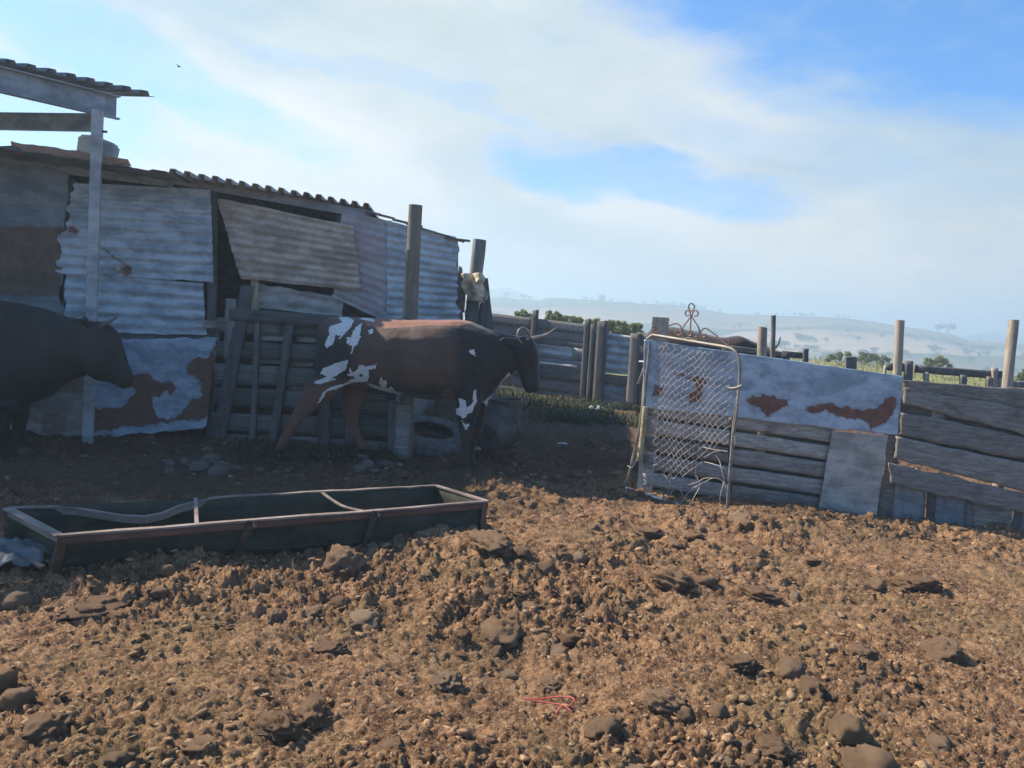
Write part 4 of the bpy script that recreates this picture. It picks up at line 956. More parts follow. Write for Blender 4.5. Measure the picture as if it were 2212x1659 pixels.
Z5 = lambda pts: [(675+a*.2441, 648+b*.2441) for a, b in pts]
wp = [Z5(p) for p in ([(190, 80), (280, 130), (370, 180), (330, 250), (240, 350), (215, 310), (200, 320), (180, 400), (120, 430), (110, 390), (150, 300), (140, 235), (260, 200), (230, 150), (190, 130)],
      [(450, 195), (430, 240), (420, 300), (430, 320), (400, 380), (370, 420), (340, 490), (350, 400), (300, 390), (300, 330), (340, 330), (380, 240)],
      [(320, 530), (290, 620), (220, 660), (170, 700), (230, 695), (170, 715), (60, 745), (0, 730), (130, 680), (70, 650), (90, 610), (200, 560)],
      [(330, 590), (350, 640), (385, 625), (420, 570), (470, 590), (560, 570), (560, 605), (500, 620), (500, 680), (480, 725), (370, 730), (300, 750), (200, 790), (130, 810), (70, 900), (45, 915), (90, 820), (150, 775), (290, 735), (360, 690), (300, 660), (335, 650)],
      [(600, 670), (625, 710), (660, 710), (655, 780), (700, 765), (720, 790), (640, 810), (590, 735)], [(1390, 440), (1430, 440), (1440, 495), (1390, 470)],
      [(1290, 870), (1350, 885), (1370, 960), (1420, 900), (1425, 800), (1450, 800), (1455, 900), (1410, 990), (1380, 1010), (1340, 1050), (1270, 1010), (1270, 970), (1310, 940)],
      [(1320, 1050), (1340, 1090), (1360, 1100), (1385, 1100), (1370, 1145), (1355, 1145), (1320, 1080)], [(1735, 640), (1775, 690), (1700, 790), (1625, 900), (1550, 950), (1510, 900), (1610, 820), (1680, 710)],
      [(430, 145), (545, 170), (545, 195), (430, 170)], [(530, 245), (535, 290), (505, 305), (500, 270)], [(480, 735), (600, 765), (720, 800), (800, 835), (700, 845), (560, 800)])]
tansunp = [Z5([(1200, 780), (1240, 800), (1270, 860), (1240, 905), (1150, 860), (1155, 810)]), Z5([(440, 120), (900, 110), (1400, 130), (1420, 200), (1300, 225), (1000, 225), (640, 255), (480, 230)])]  # tan coat spot, then an outline of sunlight painted on the back
holes = [Z5([(340, 680), (360, 670), (375, 700), (350, 705)]), Z5([(415, 655), (445, 655), (440, 680), (420, 675)]), Z5([(230, 320), (250, 300), (240, 350)])]
def fwhite(co):
    x, y = proj(co); near = co[:, 1] < 7.5; x = x+(fb3(co*30, 2)-.5)*3; a = np.zeros(len(x))
    for p in wp: a = np.maximum(a, inpoly(x, y, p))
    for p in holes: a = np.where(inpoly(x, y, p), 0, a)
    leg = (co[:, 1] > 7.40) & (y > 828) & (x < 820)
    return np.where(leg, 0, a)
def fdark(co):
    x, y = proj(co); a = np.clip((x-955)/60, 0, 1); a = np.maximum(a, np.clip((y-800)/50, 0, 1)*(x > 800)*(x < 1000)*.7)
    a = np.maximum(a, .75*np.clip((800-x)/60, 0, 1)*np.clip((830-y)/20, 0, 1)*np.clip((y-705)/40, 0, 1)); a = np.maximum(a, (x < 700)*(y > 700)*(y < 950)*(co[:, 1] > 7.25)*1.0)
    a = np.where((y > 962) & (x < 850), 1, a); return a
def ftansun(co):
    x, y = proj(co); a = np.zeros(len(x))
    for p, k_ in zip(tansunp, (.32, .75)): a = np.maximum(a, inpoly(x, y, p)*k_)
    a = np.maximum(a, ((x < 820)*(y > 835)*(y < 970))*.28); a = np.maximum(a, (y > 925)*(y < 1000)*(x > 960)*.10); return a
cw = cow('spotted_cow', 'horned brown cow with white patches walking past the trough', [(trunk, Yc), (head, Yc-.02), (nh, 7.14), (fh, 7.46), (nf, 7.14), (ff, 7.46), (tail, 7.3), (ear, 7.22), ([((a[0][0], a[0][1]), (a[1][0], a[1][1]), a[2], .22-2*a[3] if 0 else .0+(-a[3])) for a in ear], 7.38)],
         coat('spotted_coat', 'spotted'), (-.7, 7.3, 0), Yc, {'white': fwhite, 'dark': fdark, 'tan': ftansun}, voxel=.012)
def horn(pts, par, mat, r0_, r1_):
    P = curve([atY(x, y, Y) for x, y, Y in pts], 5); n = len(P)
    B().tube(P, [r0_+(r1_-r0_)*(i/(n-1))**.8 for i in range(n)], 9).build('horn', mat, par, True)
horn([(1134, 736, 7.22), (1144, 727, 7.16), (1139, 714, 7.08), (1129, 708, 7.02), (1120, 714, 6.98), (1118, 728, 6.97), (1128, 742, 6.98)], cw, HORNM, .019, .005)
horn([(1140, 733, 7.34), (1155, 729, 7.42), (1173, 725, 7.5), (1188, 718, 7.55), (1199, 709, 7.58)], cw, HORNM, .022, .005)
e = atY(1136, 762, Yc-.125); ball('eye', e, .017, EYE, cw, (1.2, .7, 1)); 
e = atY(1158, 838, Yc-.085); ball('nostril', e, .012, EYE, cw, (1, .5, 1))
bt = [((-478, 700), (-478, 770), .15), ((-460, 665), (-455, 830), .42), ((-410, 652), (-405, 890), .58), ((-300, 647), (-300, 905), .68), ((-200, 648), (-195, 922), .74), ((-100, 646), (-95, 925), .72), ((-30, 646), (-25, 912), .62),
      ((20, 651), (30, 888), .52), ((60, 657), (75, 870), .42), ((105, 667), (112, 855), .34), ((145, 682), (150, 826), .28), ((185, 693), (184, 813), .24), ((214, 706), (210, 802), .18)]
bh = [((192, 695), (186, 800), .20), ((222, 698), (200, 818), .24), ((247, 712), (214, 822), .24), ((262, 745), (228, 825), .20), ((271, 776), (244, 829), .16), ((280, 802), (256, 837), .15), ((286, 818), (266, 841), .14), ((285, 829), (274, 840), .09)]
bn = [((-24, 870), (34, 870), .2), ((-20, 915), (24, 915), .13), ((-15, 950), (16, 950), .09), ((-14, 985), (12, 985), .07), ((-16, 1000), (16, 1000), .09), ((-18, 1012), (18, 1012), .1)]
bfar = [((22, 860), (66, 860), .16), ((28, 900), (58, 898), .12), ((31, 930), (54, 930), .09), ((33, 955), (51, 955), .066), ((31, 970), (54, 970), .08), ((29, 985), (57, 985), .1)]
bh1 = [((-475, 800), (-400, 800), .2), ((-480, 860), (-430, 870), .15), ((-478, 920), (-445, 920), .09), ((-470, 970), (-445, 970), .07), ((-470, 1018), (-435, 1018), .1)]
bh2 = [((-445, 800), (-370, 800), .2), ((-430, 860), (-390, 870), .15), ((-428, 920), (-395, 920), .09), ((-420, 960), (-395, 960), .07), ((-420, 985), (-388, 985), .1)]
btl = [((-474, 690), (-474, 710), .05), ((-486, 720), (-474, 730), .045), ((-488, 800), (-478, 800), .04), ((-486, 880), (-474, 880), .06), ((-482, 920), (-476, 920), .03)]
bear = [((200, 694), (206, 712), .03), ((190, 684), (197, 706), .03, -.05), ((183, 687), (188, 703), .02, -.10)]
bc = cow('black_cow', 'black cow entering at the left with lowered head', [(bt, 6.3), (bh, 6.28), (bn, 6.14), (bfar, 6.48), (bh1, 6.14), (bh2, 6.46), (btl, 6.3), (bear, 6.24)], coat('black_coat', 'black'), (-4.6, 6.3, 0), 6.3)
horn([(214, 708, 6.24), (228, 700, 6.2), (240, 692, 6.18), (252, 685, 6.17)], bc, HORND, .024, .009)
horn([(210, 706, 6.36), (221, 699, 6.42), (232, 694, 6.44)], bc, HORND, .024, .009)
e = atY(248, 761, 6.28-.105); ball('eye', e, .017, EYE, bc, (1.2, .7, 1))
c3 = [((1398, 730), (1398, 790), .15), ((1410, 708), (1410, 870), .45), ((1450, 708), (1450, 890), .62), ((1510, 716), (1510, 895), .64), ((1560, 727), (1560, 890), .55), ((1596, 722), (1600, 880), .42), ((1625, 736), (1630, 850), .3), ((1650, 744), (1650, 825), .25),
      ((1678, 756), (1670, 832), .24), ((1698, 764), (1690, 835), .17), ((1708, 775), (1700, 830), .12)]
l3 = lambda x: [((x-14, 860), (x+20, 860), .15), ((x-9, 910), (x+12, 910), .09), ((x-7, 960), (x+8, 960), .07), ((x-10, 1012), (x+10, 1012), .1)]
cc = cow('brown_cow', 'dark brown horned cow behind the fence, only its back and horns showing', [(c3, 8.2), (l3(1425), 8.05), (l3(1440), 8.35), (l3(1590), 8.05), (l3(1605), 8.35)], coat('brown_coat', 'brown'), (2.2, 8.2, 0), 8.2, voxel=.022)
horn([(1655, 752, 8.1), (1668, 755, 8.05), (1680, 745, 8.0), (1686, 728, 7.98)], cc, HORND, .026, .006)
horn([(1640, 742, 8.3), (1620, 735, 8.4), (1607, 732, 8.45)], cc, HORND, .024, .008)

# ------------------------------------------------------------------ tyre, tub, bucket, litter
def tyre(c, R, r, tilt, label):
    t = thing('tyre', label, 'tyre', c); mt = Matrix.Translation(Vector((0, 0, 0))) @ Matrix.Rotation(tilt[0], 4, 'X') @ Matrix.Rotation(tilt[1], 4, 'Y')
    V = []; Fc = []; prof = [(-.62, .75), (-.9, .55), (-1, 0), (-.95, -.6), (-.5, -1), (.45, -.98), (.95, -.9), (1.0, -.3), (1.0, .35), (.95, .9), (.45, .98), (-.5, 1.0), (-.62, .9)]
    prof = [(-.7, .55), (-.95, .8), (-.6, 1.0), (.2, 1.0), (.85, .85), (1, .5), (1, -.5), (.85, -.85), (.2, -1), (-.6, -1), (-.95, -.8), (-.7, -.55), (.7, -.45), (.7, .45)]
    n = 72; m = len(prof)
    for i in range(n):
        a = 2*math.pi*i/n; g = .93 if i % 2 else 1.0
        for j, (q, h) in enumerate(prof):
            rr = R+q*r*(g if q > .8 else 1); v = mt @ Vector((math.cos(a)*rr, math.sin(a)*rr, h*r*.9)); V.append(v+Vector(c))
    for i in range(n):
        for j in range(m): Fc.append((i*m+j, ((i+1) % n)*m+j, ((i+1) % n)*m+(j+1) % m, i*m+(j+1) % m))
    mesh_obj('tread', V, Fc, RUBBER, t)
p = atY(928, 940, 8.0); tyre((p.x, 8.1, .16), .34, .10, (.20, .12), 'old grey tyre lying against the shed behind the post')
def lathe(name, prof, c, mat, tilt, label, cat, n=28, noise=.0):
    mt = Matrix.Rotation(tilt[0], 4, 'X') @ Matrix.Rotation(tilt[1], 4, 'Y'); V = []; Fc = []; m = len(prof)
    for i in range(n):
        a = 2*math.pi*i/n
        for r, z in prof: V.append(mt @ Vector((math.cos(a)*r*(1+random.uniform(-noise, noise)), math.sin(a)*r, z))+Vector(c))
    for i in range(n):
        for j in range(m-1): Fc.append((i*m+j, ((i+1) % n)*m+j, ((i+1) % n)*m+j+1, i*m+j+1))
    return tag(mesh_obj(name, V, Fc, mat, None, False), label, cat)
p = atY(1062, 915, 7.9)
lathe('rubber_tub', [(.0, .0), (.17, .0), (.185, .02), (.25, .26), (.265, .27), (.26, .29), (.235, .28), (.165, .03), (.0, .03)], (p.x-.05, 7.95, .22), TUBM, (-1.05, .5), 'dark round rubber tub tipped over behind the cow front leg', 'tub')
p = atY(1098, 900, 8.7)
lathe('bucket', [(.0, .0), (.13, .0), (.14, .02), (.185, .52), (.20, .52), (.20, .56), (.175, .56), (.13, .03), (0, .03)], (p.x, 8.8, .0), BUCKM, (.0, -.05), 'grey-brown bucket standing under the cow neck', 'bucket')
def rag_at(x, y, w, d, h, mat, label, cat, seed): p = atZ(x, y); return crumple('litter', p.x, p.y, w, d, h, mat, label, cat, seed)
rag_at(1030, 975, .05, .04, .05, WHITE, 'small white carton beside the cow front hoof', 'litter', 31)
rag_at(1288, 890, .16, .09, .12, WHITE, 'pale crumpled rag in the weeds by the back fence', 'rag', 32)
rag_at(1322, 905, .06, .05, .05, WHITE, 'small white scrap at the edge of the weeds', 'litter', 33)
rag_at(1215, 967, .07, .02, .03, WHITE, 'thin white strip lying on the shaded ground', 'litter', 34)
o = rag_at(865, 1008, .03, .02, .02, WHITE, 'tiny white scrap at the foot of the tall post', 'litter', 35)
# red twine
for pts, l in (([(1128, 1497), (1150, 1500), (1180, 1498), (1215, 1500), (1240, 1512), (1228, 1530)], 0), ([(1150, 1510), (1185, 1512), (1215, 1520), (1235, 1536), (1215, 1526), (1200, 1540)], 1)):
    P = []
    for x, y in pts: q = atZ(x, y, .03); q.z = mz(q.x, q.y)+.045+random.uniform(-.004, .01); P.append(q)
    o = B().tube(curve(P, 5), .0032, 5).build('twine', TWINE, None, True)
    tag(o, ('upper strand' if l == 0 else 'lower knotted strand')+' of red baling twine on the sunlit dung', 'twine')

# ------------------------------------------------------------------ clods
def clodshape(sub, seed, kind=0):
    bb = bmesh.new(); bmesh.ops.create_icosphere(bb, subdivisions=sub, radius=1.0); V = np.array([v.co[:] for v in bb.verts]); Fc = np.array([[v.index for v in f.verts] for f in bb.faces]); bb.free()
    st = 1+ (fb3(V*1.3+seed*5.1, seed, 3)-.5)*(2.3 if sub < 3 else .75)+(fb3(V*3.7+seed, seed+4, 3)-.5)*(1.6 if sub < 3 else .6)
    if sub > 3: st = st+(fb3(V*20+seed, seed+16, 2)-.5)*.22
    if sub > 2: st = st+(fb3(V*9+seed, seed+6, 3)-.5)*.45-np.abs(fb3(V*4+seed, seed+9, 3)-.5)*.5
    P = V*st[:, None]
    if kind == 1:      # layered dung pat
        P[:, 2] *= .65; P *= (1+(.12 if sub > 2 else .05)*np.sin(P[:, 2]*22+6*fb3(P*2, seed)))[:, None]
    else: P[:, 2] *= .85
    rs = np.random.default_rng(seed); P = P*np.array([1, rs.uniform(.65, .95), rs.uniform(.8, 1.1)])
    P[:, 2] = np.maximum(P[:, 2], -.35)
    return P, Fc
def intrough(x, y):
    q = np.stack([x, y], -1)-np.array([nl.x, nl.y]); L_ = np.array([lng.x, lng.y]); I_ = np.array([inn.x, inn.y]); a = q@L_; b = q@I_
    return (a > -.02) & (a < 2.62) & (b > -.05) & (b < .60)
def scatter():
    shapes = [clodshape(1, 50+i, i % 3 == 0) for i in range(10)]
    n = 18000; u = RNG.random(n); Y = 1.7*(9.6/1.7)**u; X = (RNG.random(n)*2-1)*.80*(Y+.2)
    dens = fb2(X*1.0+7, Y*1.0, 33, 3); keep = (RNG.random(n) < np.clip((dens-.36)*3.4, .15, 1)) & ~intrough(X, Y)
    X = X[keep]; Y = Y[keep]; n = len(X)
    sz = np.clip(np.exp(RNG.normal(-4.4, .48, n)), .007, .036)
    Vs = []; Fs = []; off = 0; Z = macro(X, Y)
    which = RNG.integers(0, 10, n); ang = RNG.random(n)*6.283; fl_ = RNG.random(n)
    gz = heightat(X, Y)
    for k in range(10):
        idx = np.where(which == k)[0]; P, Fc = shapes[k]; m = len(P)
        ca = np.cos(ang[idx])[:, None]; sa = np.sin(ang[idx])[:, None]; s = sz[idx][:, None]
        x = (P[None, :, 0]*ca-P[None, :, 1]*sa)*s+X[idx][:, None]; y = (P[None, :, 0]*sa+P[None, :, 1]*ca)*s+Y[idx][:, None]
        tilt = (fl_[idx][:, None]-.5)*.9
        z = (P[None, :, 2]*.62+P[None, :, 0]*tilt)*s+gz[idx][:, None]+s*.12
        Vs.append(np.stack([x, y, z], -1).reshape(-1, 3)); Fs.append((Fc[None]+(np.arange(len(idx))*m)[:, None, None]+off).reshape(-1, 3)); off += len(idx)*m
    o = mesh_obj('loose_dung', np.concatenate(Vs), np.concatenate(Fs), SCLOD, None, False)
    stuff(o, 'crumbs and small clods of dry dung covering the yard', 'dung')
def heightat(X, Y):
    wx = X+(fb2(X*14, Y*14, 21, 3)-.5)*.035; wy = Y+(fb2(X*14+50, Y*14, 22, 3)-.5)*.035
    rough = np.clip(.30+2.6*(fb2(X*1.0+7, Y*1.0, 33, 3)-.35), .28, 1.3)
    z = macro(X, Y)+(fb2(X*3.1, Y*3.1, 6, 3)-.5)*.05
    return crumb(X, Y, rough)+z+rough*(.046*bumps(wx, wy, .17, 1, .36)+.036*bumps(wx, wy, .085, 2, .42)+.022*bumps(wx, wy, .042, 3, .5, 1.2))
scatter()
def hz_(x, y): return float(heightat(np.array([x]), np.array([y]))[0])
CM = []
BIGM = []
for i in range(16):
    P, Fc = clodshape(3 if i < 8 else 4, 200+i*3, i % 2); me_ = bpy.data.meshes.new('clod'); me_.from_pydata([tuple(p) for p in P], [], [tuple(int(q) for q in f) for f in Fc]); me_.materials.append(CLOD)
    me_.polygons.foreach_set('use_smooth', np.ones(len(me_.polygons), dtype=bool)); (CM if i < 8 else BIGM).append(me_)
def clodobj(k, x, y, s, label, group=None, flat=1.0, rz=None, me=None, name='dung_clod', cat='clod', tilt=0.0):
    o = bpy.data.objects.new(name, me or CM[k % 8]); COL.objects.link(o)
    o.location = (x, y, mz(x, y)+(hz_(x, y)-mz(x, y))*.5+.18*s*flat); o.scale = (s, s, s*flat); o.rotation_euler = (random.uniform(-.25, .25)+tilt, random.uniform(-.25, .25), random.uniform(0, 6.28) if rz is None else rz)
    tag(o, label, cat, group); return o
# the lumps one can point to: (x, y of base in the picture, half width px, flatness, kind, label)
big = [(592, 1580, 46, .95, 1, 'angular brown clod standing up in the lower left foreground'), (668, 1548, 44, .6, 2, 'broad flat-topped clod right of the angular one in the lower left'),
       (735, 1238, 48, .9, 0, 'pale crumbly dung heap just in front of the trough'), (1060, 1190, 62, .5, 3, 'low pale dung mound at the right end of the trough'),
       (185, 1330, 58, .45, 5, 'long ridged dung pat lit along its top at far left'), (1080, 1392, 46, .8, 4, 'large dark clod in the middle of the yard'),
       (996, 1392, 20, 1.2, 2, 'small upright clod left of the large dark clod'), (962, 1478, 36, .95, 1, 'rounded tan ridged clod in the lower middle'),
       (1442, 1535, 44, .9, 1, 'tall ridged clod casting a long shadow, lower centre right'), (1238, 1312, 24, 1.1, 6, 'upright pale clod among small ones in the centre'),
       (1462, 1262, 44, .85, 7, 'two-lobed pale dung heap right of centre'), (1648, 1300, 42, .55, 3, 'dark-centred flat dung pat right of the pale heap'),
       (1640, 1202, 26, .7, 4, 'smooth dark clod in front of the fence'), (594, 1342, 22, 1.1, 6, 'round dark clod near the shadow edge at left'),
       (465, 1352, 30, .4, 5, 'pale flat dung flake at left'), (1995, 1268, 38, .5, 2, 'flat dark hollowed clod at right'),
       (1190, 1480, 34, .5, 5, 'striped flat pat above the red twine'), (700, 1400, 36, .5, 7, 'low wide clod left of centre'), (1760, 1490, 34, .6, 6, 'worn clod at lower right'),
       (80, 1590, 44, .7, 0, 'mound of clods at the lower left corner'), (2045, 1420, 34, .7, 4, 'dark rough clod at middle right edge'), (1870, 1420, 30, .7, 2, 'rounded grey clod right of the yard middle'),
       (1610, 1440, 40, .6, 3, 'dark lumpy clod in the right foreground'), (917, 1252, 14, .9, 2, 'small square dark clod behind the pale heap'), (1405, 1158, 28, .6, 7, 'low clods beside the gate bottom'),
       (1500, 1165, 22, .8, 4, 'small rounded clod right of the gate bottom clod'), (1685, 1625, 36, .9, 1, 'upright clod at the bottom edge right of centre'), (1190, 1285, 20, .6, 0, 'pale flake left of the upright pale clod')]
for i, (x, y, w, fl_, k, lb_) in enumerate(big):
    q = atZ(x, y, mz(*atZ(x, y).xy)+.02); s = w*q.length/F*1.12
    clodobj(k, q.x, q.y+s*.5, s, lb_, flat=fl_, me=BIGM[k])
bigm, _f = None, None
cnt = 0; tries = 0; pos = []
while cnt < 250 and tries < 8000:
    tries += 1; Y = 1.9*(9.2/1.9)**random.random(); X = random.uniform(-.72, .72)*(Y+.1)
    if fb2(np.array([X*1.0+7]), np.array([Y*1.0]), 33, 3)[0] < random.uniform(.36, .6): continue
    if intrough(np.array([X]), np.array([Y]))[0]: continue
    s = min(.12, max(.030, random.lognormvariate(-3.02, .40)))
    if any((X-a)**2+(Y-b)**2 < (s+c)**2*.8 for a, b, c in pos): continue
    if X > 1.2 and Y > 6.2: continue
    pos.append((X, Y, s)); cnt += 1
    clodobj(random.randint(0, 7), X, Y, s, 'loose dry dung clod lying on the churned yard', 'dry dung clods scattered over the yard', flat=random.uniform(.5, 1.05))
# rubble heap in the shade behind the trough
ST = simple('stone', (.15, .12, .10), (.09, .07, .06), .9, 9, .4, .02)
for i in range(22):
    x = random.gauss(500, 70) if i < 14 else random.gauss(1010, 60)*.8; y = random.gauss(1012, 12); q = atZ(x, y)
    sm = CM[i % 8].copy(); sm.materials.clear(); sm.materials.append(ST)
    clodobj(0, q.x, q.y, random.uniform(.04, .10), 'grey-brown stone in the rubble heap behind the trough', 'stones in the rubble heap', flat=.9, me=sm, name='stone', cat='stone')

# straw bits and weeds
def blades(name, pts, mat, size, n, label, cat, up=1.0, kindst=True, parent=None):
    V = []; Fc = []
    for (x, y, z, s) in pts:
        a = random.uniform(0, 6.283); el = random.uniform(.2, 1.3)*up; d = Vector((math.cos(a)*math.cos(el), math.sin(a)*math.cos(el), math.sin(el))); w = Vector((-math.sin(a), math.cos(a), 0))*size[1]*s
        p = Vector((x, y, z)); q = p+d*size[0]*s*random.uniform(.5, 1.2); m = p.lerp(q, .5)+w*.0; k = len(V); V += [p, m+w, q, m-w]; Fc.append((k, k+1, k+2, k+3))
    o = mesh_obj(name, [tuple(v) for v in V], Fc, mat, parent); return stuff(o, label, cat) if kindst else o
pts = []
for i in range(2600):
    Y = 1.8*(8/1.8)**random.random(); X = random.uniform(-.75, .75)*Y
    if intrough(np.array([X]), np.array([Y]))[0]: continue
    pts.append((X, Y, 0, 1))
a_ = np.array(pts); zz = heightat(a_[:, 0], a_[:, 1]); pts = [(p[0], p[1], z+.008, 1) for p, z in zip(pts, zz)]
blades('straw', pts, STRAW, (.035, .0016), 0, 'bits of straw strewn over the dung', 'straw', up=.12)
pts = []
for i in range(11000):
    x = random.uniform(1040, 1400); y = random.uniform(866, 912)+(x-1100)*.05; 
    if x < 1180: y -= random.uniform(0, 25)
    q = atZ(x, min(y, 960), 0)
    if fb2(np.array([q.x*1.5]), np.array([q.y*1.5]), 90, 3)[0] < .44: continue
    c_ = random.random()**2; pts.append((q.x, q.y, random.uniform(0, .16)*(1-c_*.4), random.uniform(.6, 1.3)))
for i in range(1400):
    x = random.uniform(480, 860); q = atZ(x, random.uniform(965, 1005), 0); pts.append((q.x, q.y+.1, random.uniform(0, .05), .8))
blades('weeds', pts, WEED, (.10, .010), 0, 'low green weeds growing along the back fence', 'weeds')

# ------------------------------------------------------------------ vegetation beyond
def plant(name, x, y, ytop, wpx, Y, mat, label, cat, n=700, group=None, leaf=.06, base=None, stems=5):
    c = atY(x, y, Y); c.z = base if base is not None else c.z; h = (y-ytop)*Y/F*1.05+max(0, atY(x, y, Y).z-c.z); w = wpx/2*Y/F
    t = thing(name, label, cat, (c.x, Y, c.z), group); V = []; Fc = []; cl = []
    for i in range(max(5, int(n/60))):
        a = random.uniform(0, 6.283); rr = random.random()**.6; cl.append((math.cos(a)*rr*w, math.sin(a)*rr*w*.7, h*random.uniform(.25, 1.0)*(1-.2*rr*rr), random.uniform(.10, .30)*min(w, h)))
    for i in range(n):
        k = random.choice(cl); d = Vector((random.gauss(0, 1), random.gauss(0, 1), random.gauss(0, .8))).normalized()*k[3]*random.random()**.4
        p = Vector((c.x+k[0], Y+k[1], c.z+k[2]))+d; a1 = Vector((random.gauss(0, 1), random.gauss(0, 1), random.gauss(0, 1))).normalized()*leaf; b1 = a1.cross(Vector((random.gauss(0, 1), random.gauss(0, 1), random.gauss(0, 1)))).normalized()*leaf*.5
        q = len(V); V += [p-a1, p+b1, p+a1, p-b1]; Fc.append((q, q+1, q+2, q+3))
    mesh_obj('foliage', [tuple(v) for v in V], Fc, mat, t)
    b = B()
    for k in cl[:stems]: b.tube([Vector((c.x, Y, c.z-.1)), Vector((c.x+k[0]*.5, Y+k[1]*.5, c.z+k[2]*.5)), Vector((c.x+k[0], Y+k[1], c.z+k[2]))], [.03*h, .02*h, .006*h], 5)
    b.build('stem', TRUNK, t); return t
for (x, y, yt, w, Y, l) in ((1131, 695, 672, 30, 24, 'small dark bush above the back fence, leftmost'), (1196, 712, 677, 38, 22, 'feathery bush beside the second post of the back fence'), (1222, 716, 686, 50, 23, 'bush just left of the thin middle post'),
                            (1255, 718, 690, 40, 24, 'low bush behind the thin middle post'), (1288, 720, 694, 36, 24, 'bush between the two middle posts'), (1330, 726, 696, 44, 24, 'rounded bush above the blue corrugated sheet'), (1368, 728, 702, 34, 24, 'last low bush left of the gate')):
    plant('bush', x, y+4, yt, w*1.25, Y, BUSHM, l, 'bush', 1500, leaf=.075, base=0.0 if 0 else None)
for (x, y, yt, w, Y, l) in ((1815, 786, 763, 54, 42, 'low bush on the grass left of the round post'), (1868, 786, 761, 52, 44, 'darker bush on the grass nearest the round post'), (1905, 790, 768, 40, 46, 'small bush right against the round post'),
                            (2030, 796, 772, 66, 36, 'spiky olive bush above the grey rail'), (2208, 835, 800, 22, 25, 'bush cut off by the right edge')):
    plant('bush', x, y, yt, w, Y, BUSHM, l, 'bush', 800, leaf=.13)
pts = []
for i in range(9000):
    Y = 15*(52/15)**random.random(); X = Y*random.uniform(.2, .85); pts.append((X, Y, float(land(np.array([math.hypot(X, Y)]), np.array([math.atan2(X, Y)]))[0]), Y/26))
GR = leafmat('grass_blade', (.15, .16, .05), (.30, .28, .12)); blades('grass', pts, GR, (.22, .02), 0, 'rough green grass on the flat beyond the fence', 'grass')
# hedgerow and skyline trees
def treemesh(seed, w, h, n=260, umbrella=False):
    rs = random.Random(seed); V = []; Fc = []; cl = [(rs.uniform(-.42, .42)*w, rs.uniform(-.3, .3)*w, h*(rs.uniform(.35, .85) if not umbrella else rs.uniform(.72, .9)), rs.uniform(.14, .24)*w) for _ in range(10)]
    for i in range(n):
        k = rs.choice(cl); d = Vector((rs.gauss(0, 1), rs.gauss(0, 1), rs.gauss(0, .7))).normalized()*k[3]*rs.random()**.4; p = Vector(k[:3])+d
        s = w*.055; a1 = Vector((rs.gauss(0, 1), rs.gauss(0, 1), rs.gauss(0, 1))).normalized()*s; b1 = a1.cross(Vector((rs.gauss(0, 1), rs.gauss(0, 1), 1))).normalized()*s*.8
        q = len(V); V += [p-a1, p+b1, p+a1, p-b1]; Fc.append((q, q+1, q+2, q+3))
    crown = bpy.data.meshes.new('crown'); crown.from_pydata([tuple(v) for v in V], [], Fc); crown.materials.append(TREEM)
    b = B(); b.tube([(0, 0, -.5), (w*.02, 0, h*.35), (0, 0, h*.7)], [w*.05, w*.035, w*.015], 6)
    for k in cl[:4]: b.tube([(w*.02, 0, h*.35), k[:3]], [w*.022, w*.01], 5)
    tk = bpy.data.meshes.new('trunk'); tk.from_pydata([tuple(v) for v in b.V], [], b.F); tk.materials.append(TRUNK); return crown, tk
TM = [treemesh(i, 5.0+i*.4, 4.2+.3*(i % 3)) for i in range(5)]+[treemesh(20, 8, 5.5, umbrella=True)]
def tree(x, r, sc, k, label, group=None):
    d = ray(x, 700); az = math.atan2(d.x, d.y); X = r*math.sin(az); Y = r*math.cos(az); z = float(land(np.array([r]), np.array([az]))[0])
    t = thing('tree', label, 'tree', (X, Y, z-.2), group); t.scale = (sc, sc, sc); t.rotation_euler.z = random.uniform(0, 6)
    for nm, me_ in (('crown', TM[k][0]), ('trunk', TM[k][1])): o = bpy.data.objects.new(nm, me_); COL.objects.link(o); o.parent = t
LV = ('tree in the hazy hedgerows across the valley', 'trees in hedgerows across the valley')
for i in range(75):
    x = random.uniform(1480, 2300); row = random.choice((262, 300, 335, 370)); 
    if x < 1600 and random.random() < .4: continue
    tree(x, row+random.uniform(-5, 5)+(x-1900)*.02, random.uniform(.35, .8), random.randint(0, 4), *LV)
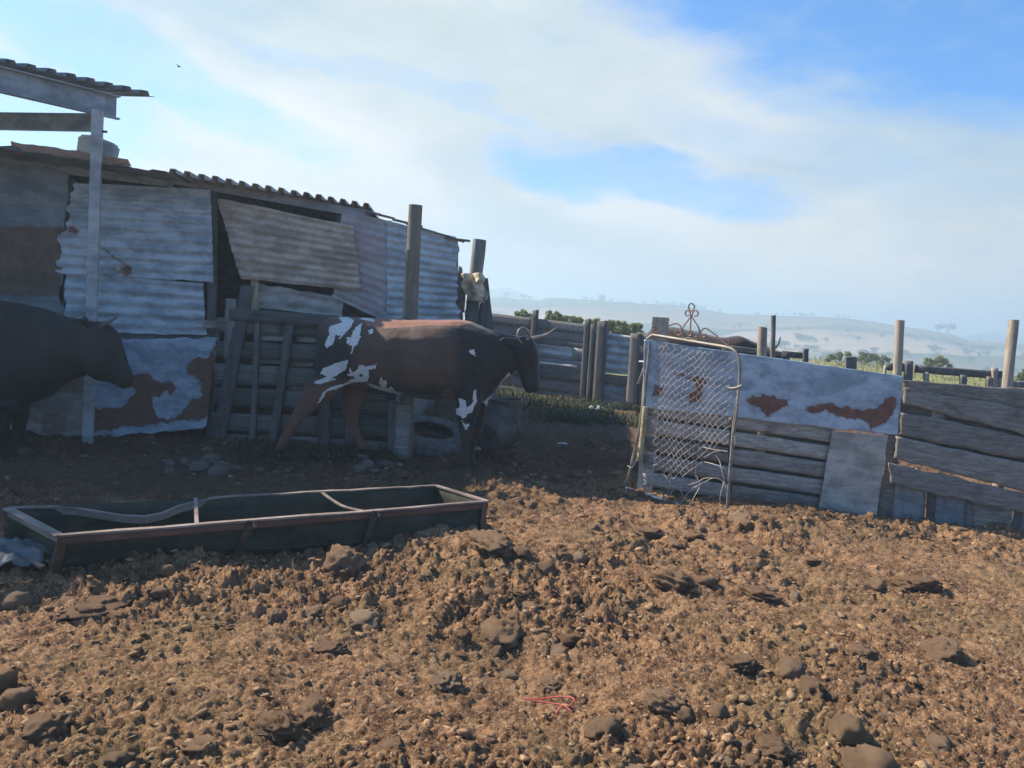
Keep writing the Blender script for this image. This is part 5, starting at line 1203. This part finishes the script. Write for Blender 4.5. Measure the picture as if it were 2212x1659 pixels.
for i in range(30):
    x = random.choice((random.uniform(1380, 1560), random.uniform(1390, 1530), random.uniform(1600, 1900)))
    tree(x, RR-8, random.uniform(.3, .55), random.randint(0, 4), 'tiny tree on the skyline of the hazy ridge', 'trees on the hazy skyline')
for x, s, l in ((1090, .8, 'leftmost tree on the far ridge skyline'), (1126, .8, 'second tree on the far ridge skyline'), (1141, .6, 'third small tree on the far ridge skyline'), (1257, .5, 'thin tree left of the hilltop building'), (1262, .5, 'thin tree nearest left of the hilltop building'), (1272, .4, 'bushy tree just left of the hilltop building'), (1316, .5, 'tree right of the hilltop building')):
    tree(x, RR-6, s, random.randint(0, 4), l)
tree(2030, RR-6, 1.0, 2, 'round-topped lone tree on the right skyline'); tree(2050, RR-6, .95, 5, 'flat-topped lone tree on the right skyline'); tree(2118, RR-6, .4, 1, 'tiny lone tree furthest right on the ridge')
d = ray(1300, 645); az = math.atan2(d.x, d.y); hx, hy = (RR-4)*math.sin(az), (RR-4)*math.cos(az); hzz = float(land(np.array([RR-4.]), np.array([az]))[0])
hb = thing('hilltop_building', 'small hazy building with a thin mast on the far ridge', 'building', (hx, hy, hzz))
B().bar((hx-2.0, hy, hzz+1.2), (hx+2.0, hy, hzz+1.2), 3, 3.4).build('wall', BUILDM, hb)
B().bar((hx-2.4, hy, hzz+3.0), (hx+2.4, hy, hzz+3.0), 3.4, .5).build('roof', BUILDM, hb)
B().tube([(hx+.2, hy, hzz+3), (hx+.4, hy, hzz+9.5)], [.22, .08], 6).build('mast', MAST, hb)
# bird
q = atY(387, 144, 22.0); b = B(); s = .05
b.tube([q+Vector((-.05, 0, -.005)), q, q+Vector((.05, 0, .008))], [.008, .02, .006], 6); b.add([q+Vector((.02, 0, 0)), q+Vector((-.02, 0, 0)), q+Vector((-.04, -.1, .03)), q+Vector((.0, -.09, .03))], [(0, 1, 2, 3)])
b.add([q+Vector((.02, 0, 0)), q+Vector((-.02, 0, 0)), q+Vector((-.03, .1, .02)), q+Vector((.01, .09, .02))], [(0, 1, 2, 3)])
tag(b.build('bird', BIRDM, None), 'tiny dark bird in the sky right of the steel shelter', 'bird')
